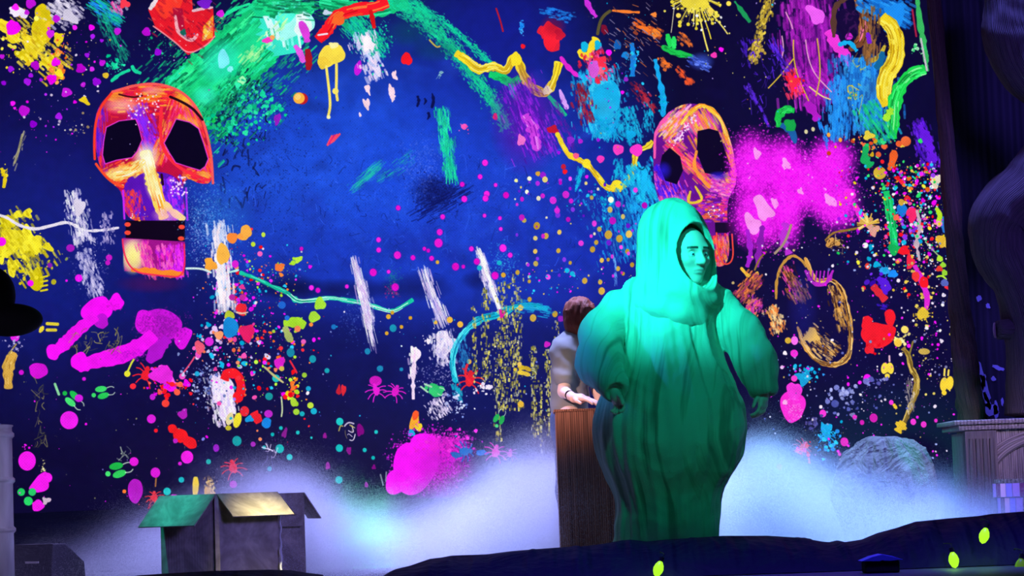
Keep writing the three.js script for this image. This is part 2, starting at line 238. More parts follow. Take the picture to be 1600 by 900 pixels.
  spray(420, 220, 60, 120, 1500, '#0a103c', 0.5, 1.4); scribble([340, 180, 420, 330], 60, ['#0a0c34'], 3);
  // dark drifts and soft streaks in the blue, left as paint
  cloud(675, 300, 40, 30, '#0c1258', 0.75); spray(680, 305, 26, 22, 900, '#0a0f50', 0.6, 1.6); dry(640, 345, 720, 300, 26, ['#0c1464'], 90, 0.3, 1.5);
  cloud(520, 455, 130, 18, '#0a0a3c', 0.6); cloud(650, 450, 60, 26, '#0c0c44', 0.55); cloud(745, 440, 30, 18, '#0a0a3c', 0.6); cloud(440, 450, 60, 24, '#0a0830', 0.6);
  for (const [x, y, l] of [[652, 150, 18], [663, 154, 10], [675, 146, 24], [668, 176, 12]]) { brush([[x, y], [x + 2, y + l * 0.5], [x - 1, y + l]], 4, '#0b1152', { rough: 0.5 }); }
  dry(545, 300, 590, 262, 12, ['#1fc8b0', '#20d8a8'], 120, 0.3, 1.3, 0.5); dry(690, 170, 702, 280, 15, [TEA, '#28e8b8', '#18b890'], 420, 0.12, 1.6, 0.9); dry(588, 285, 640, 246, 14, ['#1cc8a4'], 70, 0.25, 1.2, 0.4);
  spray(655, 260, 22, 30, 500, '#6a86ff', 0.35, 1.6);

  // -- the green sweep behind and over the top
  brush([[262, 185], [300, 150], [350, 105], [405, 55], [460, -10]], 96, '#14c878', { taper: 0.15, rough: 0.1, hairs: 160, hair: ['#28ef90', '#0f9a60', '#24f0b0', '#0b7a50', '#3cffa0'] });
  dry(268, 190, 440, 20, 125, ['#14c878', '#18e890', '#0e9a62'], 1500, 0.06, 2, 0.8); dry(330, 205, 400, 120, 52, ['#0c7c50', '#07203a', '#18d080'], 700, 0.07, 2, 0.8);
  for (const [x, y, rx, ry, k, a] of [[300, 150, 46, 24, '#14c878', 0.8], [335, 120, 50, 26, '#18d886', 0.85], [370, 88, 54, 26, '#1ae090', 0.85], [405, 52, 54, 28, '#20e49c', 0.8], [285, 172, 30, 20, '#12b070', 0.8], [330, 165, 40, 18, '#0fa868', 0.7]]) cloud(x, y, rx, ry, k, a, -0.75);
  cloud(345, 96, 34, 44, '#2ff0d0', 0.8, 0.7); cloud(320, 150, 22, 18, '#3cffd8', 0.8); blob(349, 92, 9, '#7df4ff', 0.2, 1.7); blob(360, 108, 5, '#8af8ff'); blob(378, 126, 6, '#a8ffb8', 0.3);
  brush([[420, -10], [440, 40], [448, 85]], 70, '#36e8cc', { taper: 0.4, rough: 0.18, hairs: 50, hair: ['#7affee', '#d6ffff', '#20c8a0'] }); blob(462, 30, 26, '#a4fff4', 0.4, 1.2); blob(474, 36, 14, '#e8ffff', 0.4, 1.4); blob(450, 12, 22, '#4effe0', 0.4); blob(410, 8, 20, '#18d890', 0.4); blob(428, 18, 9, '#0f9460', 0.5); dry(380, 100, 446, 30, 20, ['#d8ffb0', '#9cff9c'], 90, 0.12, 2.2, 0.7);
  drops(395, 160, 42, 34, 190, [TEA, '#18c890', '#20e0a0'], 0.8, 5); drops(300, 195, 30, 18, 120, [GRN, '#18c878'], 0.8, 5); drops(350, 200, 40, 16, 110, ['#14b878', TEA], 0.8, 4.5); drops(250, 70, 30, 18, 60, ['#18b080'], 0.6, 3);
  brush([[345, 28], [365, 14], [392, 4]], 6, '#1fe59a'); brush([[370, 22], [400, 6]], 5, '#1fe59a'); dry(400, 0, 520, 10, 30, ['#10a868', '#20e890', '#0a5c40'], 300, 0.15, 2.4);
  brush([[500, 0], [540, 8], [580, 14], [640, 2]], 26, '#16c880', { hairs: 30, hair: ['#0d8858', '#30f0a8'] }); dry(540, 20, 590, 80, 30, ['#18d890', '#10b880', '#12c8b0'], 340, 0.16, 2);
  dry(560, 30, 598, 90, 36, [TEA, '#12c8b0'], 260, 0.06, 1.7); drops(596, 60, 14, 30, 90, [TEA], 0.5, 2.2);
  const arc = [[610, -6], [655, 22], [690, 55], [720, 90], [748, 130], [775, 168], [790, 200]];
  for (let i = 1; i < arc.length; i++) { const [a, b] = [arc[i - 1], arc[i]]; dry(a[0], a[1], b[0], b[1], 26 - i * 2.4, [TEA, '#14b880', '#1ce0a0'], 380 - i * 40, 0.12, 1.8, 0.85); spray((a[0] + b[0]) / 2, (a[1] + b[1]) / 2, 20, 10, 260, '#16c890', 0.8, 1.7, 0.9); }
  for (let i = 1; i < 4; i++) { const [a, b] = [[[640, 0], [690, 28], [728, 62], [766, 98]][i - 1], [[640, 0], [690, 28], [728, 62], [766, 98]][i]]; dry(a[0], a[1], b[0], b[1], 8, [TEA], 130, 0.12, 1.4); spray((a[0] + b[0]) / 2, (a[1] + b[1]) / 2, 22, 5, 150, TEA, 0.8, 1.5, 0.7); }
  cloud(640, 50, 40, 26, '#0c5060', 0.5); cloud(680, 78, 40, 20, '#0c4858', 0.45);
  dry(140, 0, 185, 30, 22, ['#14c8a0', BLU, '#18e0a0'], 220, 0.25, 1.8); dry(158, 20, 195, 95, 16, ['#0e8870', '#16b888'], 180, 0.15, 1.6, 0.7); drops(178, 102, 12, 9, 60, [TEA], 0.8, 4); brush([[173, 128], [188, 116], [204, 109]], 6, '#18d8a0'); brush([[206, 102], [210, 110], [221, 115]], 6, '#18d8a0');

  // -- yellow spatter, far left
  for (const [x, y, r, s, t] of [[50, 70, 22, 0.55, 0.9], [66, 30, 16, 1.7, 0.2], [18, 52, 18, 0.6, 0.9], [38, 88, 16, 0.5, 0.6], [76, 98, 13, 0.8, 1], [62, 55, 14, 1.2, 0], [8, 40, 12, 0.8, 0.7], [92, 60, 8, 1.4, 0.1]]) { blob(x, y, r, vary('#f0d824'), 0.4, s, t); }
  drops(48, 70, 40, 32, 130, ['#f0d824', '#e8c020', '#ffef50'], 0.8, 5); dry(10, 30, 95, 110, 46, ['#ffe84a', '#d0a818', '#f4dc28'], 200, 0.12, 2.6); drops(86, 115, 12, 10, 40, [ORA, '#ff9a40', YEL], 1, 6); drops(95, 75, 10, 14, 26, [ORA, '#ffb040'], 1, 5);
  blob(24, 16, 11, '#f4e8ff', 0.4, 0.8); blob(38, 20, 8, '#efe0ff', 0.4); dry(80, 0, 118, 30, 32, ['#d8d0e8', '#f4ecff', '#a8a0c8'], 170, 0.2, 3); blob(110, 26, 15, '#d4cce4', 0.4, 0.6, 0.4); dry(178, 0, 190, 20, 14, ['#b8b0d0', PNK], 40, 0.3, 3); blob(195, 4, 8, '#ff3a50', 0.4);
  for (const [x, y, r] of [[20, 42, 12], [24, 10, 6], [48, 4, 8], [42, 18, 4], [143, 42, 5], [145, 56, 4], [184, 48, 6], [229, 49, 7], [159, 63, 3], [247, 81, 6], [55, 102, 7], [87, 97, 7], [17, 108, 5], [3, 88, 4], [79, 52, 7], [126, 107, 8], [151, 128, 7], [80, 124, 8], [43, 128, 6], [48, 118, 4], [64, 125, 3], [144, 108, 4], [104, 145, 8], [130, 133, 4], [6, 130, 4], [37, 174, 9], [20, 162, 4], [52, 195, 6], [92, 183, 6], [88, 28, 6], [160, 98, 5], [117, 42, 4], [136, 86, 4], [117, 160, 3]]) blob(x, y, r, vary(pick([MAG, PUR, '#c818e0']), 20), 0.22);
  drops(120, 95, 60, 50, 60, [MAG, PUR, '#c8b048', '#f0e0ff'], 0.6, 2.6); drops(90, 185, 50, 30, 40, ['#c8b8d8', MAG, PUR], 0.6, 3); blob(132, 158, 9, '#f0d020', 0.4, 0.6, 0.5); blob(165, 118, 5, '#e8c030'); drops(120, 200, 20, 12, 30, ['#988060', '#d0c8c0'], 0.6, 3);
  line([[35, 212], [30, 235], [23, 256]], 4, '#8a8468'); dry(40, 205, 22, 258, 6, ['#b0a888'], 22, 0.2, 1.5);
  // red faceted stone
  hard([[232, 14], [248, -14], [300, -14], [302, 14], [334, 12], [336, 58], [322, 70], [294, 86], [274, 66], [244, 44]], '#e81a2c'); hard([[240, 8], [262, -10], [290, -10], [280, 16], [256, 30]], '#ff3a2c'); hard([[270, 10], [286, 12], [290, 52], [274, 40]], '#b01038'); brush([[274, 22], [280, 50], [300, 62], [310, 52]], 6, '#f0a8b4'); hard([[318, 40], [334, 22], [333, 58], [316, 64]], '#ff9a2c'); dry(318, 60, 330, 36, 8, ['#fff0b0', '#ffd040'], 26, 0.3, 2.4); brush([[300, 16], [318, 12], [334, 10]], 5, '#e8b8c8'); brush([[234, 14], [246, -4]], 7, '#e8d8e0'); line([[240, 40], [274, 64], [294, 86], [324, 70], [336, 56]], 2.4, '#f48a98'); dry(250, 0, 330, 60, 60, ['#ff6a5a', '#c01030', '#ff2a3a', '#8a0c30'], 90, 0.12, 2.4, 0.6); blob(287, 50, 5, '#18685c', 0.3); blob(320, 4, 12, '#7a1cd0', 0.3, 0.6); drops(290, 50, 26, 20, 40, ['#ffb0b0', '#700820'], 0.5, 1.6);
  blob(345, 20, 6, '#e020e8');

  // -- accents across the top
  brush([[497, 62], [512, 46], [526, 26], [556, 14], [585, 10], [608, 2]], 20, RED, { taper: 0.1, rough: 0.16, hairs: 16, hair: ['#ff7a3a', '#d0101c', '#ff4a2a'] }); blob(530, 28, 9, '#ff6a2a', 0.4, 1.3, 0.7); brush([[580, 14], [583, 28], [586, 44]], 8, '#d8141c'); line([[498, 54], [512, 52]], 3, '#f0e0f0');
  brush([[470, 32], [478, 50], [481, 66]], 11, '#e040e0', { rough: 0.3 }); brush([[461, 70], [470, 84], [475, 98]], 10, '#e85ae8', { rough: 0.3 }); brush([[481, 76], [483, 94], [482, 110]], 11, '#a81428'); blob(418, 62, 9, '#ff40c8', 0.5, 0.5, -0.4); blob(426, 58, 4, '#ffb060'); blob(560, 107, 6, '#c818e0', 0.2, 2, 0.2); blob(512, 18, 8, '#c8d8f0', 0.4, 0.5);
  blob(512, 88, 15, '#ffe04a', 0.18, 1.25, 0.2); blob(526, 84, 13, '#ffe04a', 0.2, 1.3); blob(506, 98, 10, '#f4d040', 0.2); blob(522, 70, 8, '#fff0a0', 0.3, 0.6); line([[510, 104], [513, 130], [515, 150], [516, 168], [512, 184]], 4.2, '#ffe668'); line([[526, 100], [526, 125], [525, 142], [527, 157]], 4.4, '#ffe668'); dot(524, 143, 5, '#ffe668'); dot(513, 184, 3, '#fff4b0');
  dot(472, 155, 9, '#c01c28'); dot(467, 154, 9, '#ffb040'); dot(465, 152, 5, '#ffd070'); dry(566, 52, 590, 118, 26, [WHT, '#ffe0ff', '#c8d0ff'], 220, 0.14, 2.6); blob(576, 68, 11, '#fff2ff', 0.4, 1.3); dry(555, 48, 560, 72, 8, ['#b8c8ff'], 20, 0.4, 1.4); for (const [x, y, s] of [[575, 140, 4], [572, 162, 5], [612, 142, 5], [617, 118, 4], [613, 152, 4], [562, 180, 2]]) { blob(x, y, s, '#ffd8e8', 0.5, 2, -0.25); }
  blob(636, 92, 8, RED, 0.2, 1.3); blob(724, 199, 5, '#ff58c0'); drops(722, 200, 6, 5, 8, [PNK], 0.6, 2); blob(773, 183, 4, '#ff2a60', 0.2, 1.5); for (let i = 0; i < 4; i++) line([[511 + i * 3, 228 - i * 2], [518 + i * 4, 214 - i]], 3.4, pick(['#e0207a', '#ff4a6a', '#d81870'])); blob(433, 187, 5, '#9a1cc8', 0.3, 2, 0.3); drops(440, 170, 5, 5, 10, [TEA], 1, 4); line([[672, 62], [682, 74], [688, 72]], 2.6, '#c8b050'); dry(680, 124, 690, 114, 5, ['#a8e8d8'], 12, 0.4, 1.5);
  brush([[712, 82], [730, 94], [748, 108], [772, 104], [790, 110], [806, 88], [818, 118], [832, 138], [852, 145], [866, 124], [874, 96]], 14, '#ffe22c', { taper: 0.1, rough: 0.25, hairs: 60, hair: ['#fff27a', '#c8a018', '#d8b020'] }); blob(807, 92, 8, '#ffe22c', 0.3, 1.5); blob(855, 142, 7, '#fff8b0', 0.3);
  brush([[764, 116], [784, 122], [800, 130], [812, 122]], 14, '#14d070', { hairs: 14, hair: ['#0ea058'] }); brush([[796, 132], [803, 148], [806, 158]], 9, '#18b8b0'); brush([[856, 150], [870, 166], [884, 182]], 8, '#14c888');
  brush([[842, 44], [862, 56], [868, 80]], 20, '#e8203a', { rough: 0.35 }); blob(862, 56, 16, '#ff2238', 0.35, 1.3); blob(876, 54, 8, '#d01838', 0.4); cloud(866, 40, 22, 20, '#a01030', 0.6); brush([[876, 88], [884, 100], [902, 118], [920, 122]], 8, '#e828d8', { rough: 0.3 }); blob(818, 72, 4, RED); drops(816, 42, 3, 9, 26, [BLU, '#38a8ff'], 1, 4); line([[777, 12], [783, 30], [787, 48]], 2.6, '#b81830');
  dry(845, 16, 898, 26, 12, [BLU, '#1a78d8'], 60, 0.14, 2.6); brush([[916, -6], [924, 12], [934, 26]], 9, '#d030e0', { rough: 0.4 }); line([[935, 52], [938, 34], [946, 22], [955, 16]], 5, '#5a5230'); brush([[958, 15], [980, 17], [1002, 18]], 5, '#ff8030'); blob(1024, 22, 5, '#ff8838', 0.4, 0.7);
  brush([[904, 78], [918, 90], [926, 72], [934, 58]], 14, '#ffdc2c', { rough: 0.3 }); for (const [x, y] of [[914, 72], [935, 70]]) blob(x, y, 6, CYA, 0.2, 1.4);
  dry(990, 36, 1030, 54, 12, [ORA, '#ff6a20'], 50, 0.16, 3.4); blob(1008, 44, 9, '#ff7a28', 0.4, 0.5, 0.4); blob(1026, 52, 7, '#ff8a30', 0.4); dry(1060, 52, 1080, 70, 10, ['#d86830', ORA], 26, 0.2, 3); dry(1030, 90, 1045, 104, 8, [ORA], 26, 0.2, 3.4); dry(1058, 106, 1078, 128, 8, ['#ff5a28'], 30, 0.2, 3.2); brush([[1044, 52], [1048, 74]], 8, '#20d858'); brush([[1054, 56], [1054, 76]], 8, '#2ae868'); brush([[1034, 72], [1056, 82], [1084, 88]], 10, '#1cc850', { rough: 0.4, hairs: 8, hair: ['#0f8838'] }); cloud(1096, 96, 22, 16, '#3a58d0', 0.9); dry(1076, 90, 1106, 106, 14, ['#3c5ce0', '#6a88ff'], 50, 0.2, 2); blob(1128, 77, 4, MAG); blob(1116, 86, 5, '#ff38b8'); blob(946, 46, 6, '#7a1030', 0.3, 1.4);
  // golden burst
  for (let i = 0; i < 70; i++) { const a = rnd(0.1, 3.0), d = rnd(10, 60), X = 1090 + Math.cos(a) * d * 0.8, Y = -6 + Math.sin(a) * d; line([[1090 + Math.cos(a) * 6, -8], [X, Y]], rnd(0.6, 2), pick(['#e8d23a', '#fff07a', '#c0a828'])); dot(X, Y, rnd(0.8, 3.2), vary('#f0dc40')); } blob(1090, -2, 22, '#e8d440', 0.4, 0.7); line([[1094, 20], [1102, 60], [1107, 79]], 2.6, '#f4e468'); line([[1098, 16], [1108, 44], [1112, 60]], 2, '#e8d23a'); line([[1112, 18], [1130, 40], [1138, 52]], 2.2, '#f4e468'); line([[1056, 6], [1053, 30], [1050, 50]], 1.4, '#c8c0a0'); drops(1095, 22, 30, 16, 40, ['#f4e468', '#fff'], 0.6, 3); dot(1062, 23, 4, '#ffe058'); dot(1112, 16, 5, '#ffe058');
  brush([[1150, 0], [1164, 20], [1174, 34]], 7, '#1c9a58', { rough: 0.4 }); dot(1141, 4, 4, '#ffdc50');
  // yellow and violet by the burst
  dry(1206, -10, 1176, 96, 12, ['#c8a830', '#a88c28', '#ffe050'], 260, 0.05, 2.6); drops(1182, 86, 7, 10, 30, ['#c0a040'], 0.8, 4); scribble([1160, 60, 1215, 180], 40, ['#5020d0', '#6a34ff'], 2); dry(1166, 134, 1196, 190, 6, ['#5a28e0'], 40, 0.2, 2); dry(1160, 60, 1172, 104, 14, ['#4a20c8'], 26, 0.2, 2);

  // -- bright cyan hanging shapes, centre right
  blob(945, 155, 26, '#14b4ee', 0.15, 1.35); dry(925, 110, 945, 210, 50, ['#18c0f4', '#109cdc', '#40d4ff'], 460, 0.14, 3); for (let i = 0; i < 26; i++) line([[rnd(922, 972), 180], [rnd(922, 972), rnd(195, 225)]], rnd(1, 2.4), '#14a8e8'); drops(945, 205, 20, 14, 40, [CYA], 0.8, 3); blob(946, 158, 22, '#18b4ee', 0.12, 1.3); cloud(945, 170, 22, 20, '#3aa8d8', 0.5);
  brush([[1024, 92], [1030, 124], [1036, 160], [1034, 184]], 9, '#16a8f0', { rough: 0.4 }); drops(1036, 158, 5, 14, 30, [CYA], 0.8, 3); dry(975, 170, 990, 222, 24, [CYA, '#18a8d8'], 170, 0.14, 2.6); blob(983, 212, 8, '#10b0f0', 0.3); dry(1010, 155, 1012, 206, 12, [CYA], 60, 0.14, 2); brush([[988, 66], [990, 90], [988, 120]], 9, '#1880e0', { rough: 0.5 }); drops(988, 95, 10, 22, 40, [BLU, CYA], 0.8, 4); blob(978, 86, 6, '#1c88e0'); blob(966, 70, 6, '#1460b8', 0.3, 1.4);
  dry(926, 80, 942, 124, 28, ['#ff2040', '#e01838', PNK], 170, 0.14, 3); blob(940, 100, 10, '#ff3050', 0.4, 1.3); blob(938, 112, 7, '#f8688a', 0.4); blob(952, 82, 5, MAG); blob(927, 108, 9, '#d858d8', 0.4, 1.5); dry(905, 130, 915, 190, 20, ['#a01428', '#7a1030', '#c82038'], 130, 0.14, 2.6, 0.75); dry(988, 130, 1020, 172, 12, ['#a01c30', '#c83048'], 60, 0.14, 2.8, 0.8); blob(972, 145, 3, MAG); blob(978, 124, 4, '#9a28d8'); drops(960, 150, 40, 40, 60, [CYA, '#1a68c0', PUR], 0.6, 2.4);
  cloud(820, 190, 60, 90, '#6a10b0', 0.75); dry(805, 130, 850, 240, 50, ['#7818d0', '#9a20e8', '#4a10a0', '#c830ff'], 420, 0.12, 2.2, 0.6); brush([[818, 180], [830, 200], [838, 238]], 16, '#d040e8', { rough: 0.5, hairs: 14, hair: ['#f090ff', '#8a18c0'] }); blob(812, 220, 6, '#f070d0', 0.4, 1.6); brush([[874, 140], [880, 158], [886, 172]], 7, '#d8a0ff', { rough: 0.4 }); dry(870, 160, 895, 230, 14, ['#6a14a8'], 80, 0.15, 1.6, 0.6);
  blob(862, 204, 9, '#c81838', 0.35, 0.7); brush([[868, 208], [878, 228], [888, 244], [900, 250], [914, 258], [930, 276], [944, 294], [962, 298], [976, 288], [988, 262], [992, 240], [1010, 230], [1018, 222]], 9, '#f4dc30', { taper: 0.15, rough: 0.3, hairs: 46, hair: ['#fff27a', '#c8a018', '#ffcf20'] }); blob(962, 292, 12, '#ffe42c', 0.3, 0.7); blob(914, 258, 7, '#ffe42c', 0.3);
  for (const [x, y, r, k] of [[964, 235, 9, '#ff40c8'], [992, 236, 10, '#ff38d0'], [936, 250, 6, '#f838c0'], [898, 245, 5, '#ff5a8a'], [933, 220, 3, PUR], [880, 270, 4, RED], [878, 262, 4, '#c81c38'], [846, 275, 5, '#9a20d8'], [914, 278, 3, MAG], [838, 273, 4, GOLD], [804, 284, 3, '#f0f0a0'], [871, 240, 3, PUR], [905, 222, 4, '#b820d8'], [890, 220, 6, '#8a28d0']]) blob(x, y, r, k, 0.14);
  dry(985, 260, 1010, 320, 40, [CYA, '#1890e0', '#20d0ff'], 420, 0.12, 3); dry(955, 300, 985, 400, 60, ['#0f70c0', '#1488d8', '#18a8f0'], 620, 0.1, 2.2, 0.7); dry(1000, 320, 1010, 410, 30, ['#1498f0', '#20b8ff'], 260, 0.12, 2.6); drops(935, 320, 36, 24, 90, ['#1080d0', CYA], 0.8, 3.2); dry(896, 300, 906, 268, 7, [CYA], 40, 0.3, 2); dry(965, 250, 960, 280, 10, [CYA], 50, 0.2, 2); dry(1004, 262, 1006, 300, 12, ['#18c0ff'], 70, 0.2, 3); line([[996, 264], [1000, 268], [1004, 264]], 2, '#064a70');

  // -- first skull
  {
    const head = [[146, 215], [150, 172], [172, 145], [205, 132], [238, 130], [276, 140], [305, 165], [324, 205], [332, 250], [331, 288], [312, 290], [290, 278], [284, 300], [292, 345], [240, 352], [196, 346], [190, 300], [176, 290], [156, 268]];
    fill(head, '#c01040'); fill([[190, 270], [285, 270], [288, 346], [240, 352], [196, 345]], '#5a14b8'); path(head); c.save(); c.clip();
    dry(150, 170, 150, 275, 30, ['#4a18d8', '#7a20e0', '#ff3a3a', '#c018a0'], 260, 0.25, 2.4); dry(170, 150, 300, 150, 40, ['#ff2a2a', '#ff4a2a', '#ffb030', '#e81050'], 420, 0.14, 2.8); dry(285, 160, 330, 280, 26, ['#ff2a3a', '#ff2ad0', '#ff7a2a'], 300, 0.2, 2.6); dry(212, 165, 240, 240, 26, ['#6a20e8', '#8a28ff', '#c028e0'], 260, 0.2, 2.6); dry(278, 160, 250, 250, 20, ['#ff3a2a', '#ffa030', '#ff5aa0', '#e01050'], 220, 0.2, 3); dry(165, 285, 215, 260, 22, ['#ff9a2a', '#ffe070', '#ff4a2a'], 200, 0.2, 3); dry(285, 275, 330, 285, 20, ['#ff2a2a', '#ffa030', '#e01050'], 160, 0.2, 3); dry(200, 300, 205, 345, 26, ['#ff2a50', '#4a20f0', '#c018a0', '#ff4a2a'], 240, 0.2, 2.6); dry(265, 280, 278, 345, 26, ['#4a20f0', '#6a2cff', '#c028ff'], 240, 0.2, 2.6);
    cloud(190, 165, 34, 16, '#ffb0a0', 0.9); cloud(178, 150, 20, 10, '#ff9a30', 0.9); cloud(290, 155, 24, 13, '#ffc030', 0.95, 0.5); cloud(295, 192, 26, 10, '#ffc040', 0.8, 0.3); cloud(185, 272, 30, 12, '#ffe890', 0.9, -0.2); cloud(318, 276, 14, 9, '#ffc040', 0.9); cloud(238, 142, 22, 9, '#ff9aa0', 0.8);
    c.restore();
    brush([[226, 236], [232, 262], [240, 290], [248, 318], [256, 345]], 22, '#ffd858', { rough: 0.2, hairs: 40, hair: ['#fffbd8', '#ffb030', '#ff7a2a'] }); cloud(228, 248, 24, 28, '#fffce0', 1); cloud(238, 290, 14, 34, '#fff0a8', 0.9, -0.2); brush([[226, 252], [204, 270], [176, 276]], 12, '#ffe48a', { rough: 0.25, hairs: 14, hair: ['#fff', '#ffa030'] }); brush([[256, 318], [268, 332], [288, 346]], 12, '#ffd890', { rough: 0.3 }); cloud(260, 338, 26, 14, '#ffb0d8', 0.8);
    for (const [p, wdt, k] of [[[[148, 250], [146, 212], [154, 172], [176, 144]], 4, '#ff3a2a'], [[[176, 144], [214, 132], [252, 131], [290, 146], [316, 182], [330, 240], [332, 288]], 4, '#ff5a5a'], [[[252, 170], [248, 214], [262, 250], [292, 272], [326, 284]], 5, '#ff2a40'], [[[150, 258], [168, 284], [192, 294]], 4, '#ff4a2a'], [[[192, 300], [194, 344]], 3, '#c828ff'], [[[290, 296], [292, 346]], 3, '#a828ff']]) line(p, wdt, k);
    line([[266, 152], [296, 164], [316, 188]], 4, '#280818'); line([[186, 148], [206, 154], [222, 150]], 2.6, '#4a0818'); line([[252, 275], [254, 290]], 4, '#2a0820');
    const eye1 = [[166, 200], [186, 190], [212, 187], [217, 200], [222, 220], [214, 238], [206, 248], [182, 252], [164, 258], [160, 244], [162, 222]], eye2 = [[275, 187], [296, 192], [310, 202], [318, 226], [325, 250], [320, 262], [312, 268], [292, 262], [274, 256], [264, 240], [256, 225], [266, 206]];
    hard(eye1, '#0a0420'); hard(eye2, '#0a0420'); for (const e of [eye1, eye2]) { c.beginPath(); e.forEach((p, i) => (i ? c.lineTo(...p) : c.moveTo(...p))); c.closePath(); c.strokeStyle = '#e83ad0'; c.lineWidth = 1.6; c.stroke(); }
    c.fillStyle = '#10041c'; c.fillRect(196, 347, 92, 32); for (const [x, y] of [[199, 353], [199, 366], [283, 357], [282, 375], [231, 380], [258, 382]]) dot(x, y, 3.6, '#ff4a3a', 1.4);
    hard([[192, 374], [288, 380], [287, 436], [255, 432], [194, 426]], '#a0148c'); c.save(); c.beginPath(); c.rect(192, 376, 96, 58); c.clip(); cloud(207, 400, 24, 34, '#fffbc0', 1); cloud(207, 404, 18, 28, '#fff08a', 1); c.restore(); dry(222, 380, 236, 432, 14, ['#ff4ab0', '#e028c0', '#ff8ab0'], 150, 0.2, 2.4); dry(255, 384, 262, 430, 20, ['#ff2ac8', '#c81cf0', '#ff6ad0'], 170, 0.2, 2.4); dry(278, 384, 280, 432, 14, ['#d81cff', '#ff3aff'], 120, 0.2, 2.4); brush([[204, 424], [230, 426], [256, 430], [286, 430]], 10, '#ff8a2a', { rough: 0.4 }); line([[191, 376], [193, 426], [255, 434], [288, 436], [287, 384]], 2.4, '#ff2a5a');
    for (let i = 0; i < 46; i++) dot(rnd(200, 250), 156 + gauss() * 8 + (i % 3) * 12, rnd(0.7, 1.8), '#ffd8f0'); for (let i = 0; i < 50; i++) dot(rnd(266, 292), rnd(278, 308), rnd(0.7, 2), '#ffd8ff'); drops(215, 340, 16, 6, 20, [WHT, '#ffa030'], 0.6, 2); cloud(236, 446, 60, 16, '#6a1050', 0.5);
  }
  // -- second skull
  {
    const head = [[1018, 235], [1022, 205], [1040, 178], [1064, 163], [1090, 162], [1114, 176], [1132, 205], [1144, 250], [1148, 290], [1136, 306], [1130, 330], [1136, 418], [1100, 420], [1060, 340], [1030, 330], [1018, 290]];
    fill(head, '#6a1090'); path(head); c.save(); c.clip();
    cloud(1045, 195, 26, 22, '#fff0a0', 1); cloud(1095, 195, 30, 20, '#fff4d8', 1); dry(1030, 215, 1070, 170, 34, ['#ff4ad0', '#ffe070', '#ffb0f0', '#ff7a2a'], 300, 0.2, 2.4); dry(1085, 175, 1140, 290, 30, ['#ffd030', '#ff9a2a', '#ff3ab0'], 380, 0.2, 2.4); dry(1040, 225, 1110, 290, 18, ['#ff4ab0', '#ffb040', '#ff2a6a'], 200, 0.2, 2.4); dry(1026, 260, 1050, 320, 40, ['#3a18ff', '#5a20f0', '#ff5ad0'], 260, 0.2, 2.4); dry(1105, 290, 1146, 300, 30, ['#ff4ab8', '#c028d8', '#ff9ad0'], 220, 0.2, 2.4); cloud(1052, 320, 30, 16, '#ff8ad8', 0.8); dry(1080, 330, 1130, 330, 26, ['#ff2a8a', '#ff7a2a', '#8a20e0'], 200, 0.2, 2.4); dry(1118, 370, 1124, 416, 30, ['#ff2a3a', '#ff6ab0', '#ff9a2a'], 240, 0.25, 2);
    c.restore();
    hard([[1032, 244], [1044, 232], [1060, 246], [1064, 268], [1054, 290], [1036, 284], [1028, 262]], '#0c0424'); hard([[1088, 206], [1106, 202], [1120, 206], [1130, 236], [1140, 268], [1120, 276], [1098, 272], [1086, 240]], '#0c0424'); cloud(1034, 268, 14, 16, '#2a18d8', 0.9); cloud(1120, 276, 20, 8, '#2a18d8', 0.9);
    c.fillStyle = '#160628'; c.fillRect(1112, 350, 26, 16); brush([[1062, 196], [1078, 176], [1096, 166], [1120, 182], [1136, 224], [1146, 278]], 7, '#ffc838', { rough: 0.25, hairs: 20, hair: ['#fff4a0', '#ff8a2a'] }); brush([[1020, 250], [1024, 206], [1046, 176]], 5, '#ff5ab0'); brush([[1075, 300], [1072, 318], [1092, 314], [1082, 292]], 5, '#e8c838'); brush([[1086, 236], [1082, 262], [1094, 282], [1106, 296]], 6, '#ff9a3a'); for (let i = 0; i < 60; i++) { const t = R(); dot(1050 + t * 34 + gauss() * 4, 228 - t * 44 + gauss() * 4, rnd(0.6, 1.8), '#ffd8ff'); } drops(1110, 332, 10, 8, 30, ['#ffd8ff', '#fff'], 0.6, 1.8); line([[1114, 366], [1116, 416], [1140, 414], [1138, 368]], 2.4, '#ff4a3a');
  }

  // -- magenta plumes on the right
  for (const [x, y, rx, ry, n] of [[1172, 262, 22, 32, 1800], [1180, 340, 26, 30, 2000], [1222, 262, 22, 28, 1500], [1262, 292, 32, 26, 2000], [1296, 252, 22, 22, 900], [1300, 318, 22, 26, 1500], [1226, 320, 14, 40, 1100]]) { cloud(x, y, rx * 2.1, ry * 2.1, MAG, 1); cloud(x, y, rx * 1.5, ry * 1.5, '#ff18ff', 0.9); spray(x, y, rx * 1.15, ry * 1.15, n, '#ff2cff', 0.75, 2); spray(x, y, rx * 1.1, ry * 1.1, n / 6, '#c010d8', 0.6, 1.8); }
  for (const [x, y, s] of [[1180, 240, 6], [1188, 330, 14], [1172, 350, 12], [1224, 258, 6], [1292, 316, 7], [1246, 300, 4], [1206, 320, 6]]) blob(x, y, s, '#ff96f4', 0.5, 1.5, -0.3); blob(1322, 306, 10, '#ff28f0'); brush([[1326, 318], [1336, 334], [1340, 352]], 9, '#f828e0'); drops(1240, 280, 60, 40, 130, [MAG, '#ff8af8'], 0.5, 1.8);
  brush([[1222, 350], [1218, 378], [1226, 400]], 14, '#c030d8', { rough: 0.5 }); brush([[1162, 360], [1166, 400], [1160, 420]], 9, '#a820d0', { rough: 0.5 }); brush([[1186, 354], [1180, 390], [1176, 420]], 8, '#8a1cb0', { rough: 0.5 }); line([[1230, 354], [1222, 380], [1204, 398]], 4, '#a8907a');
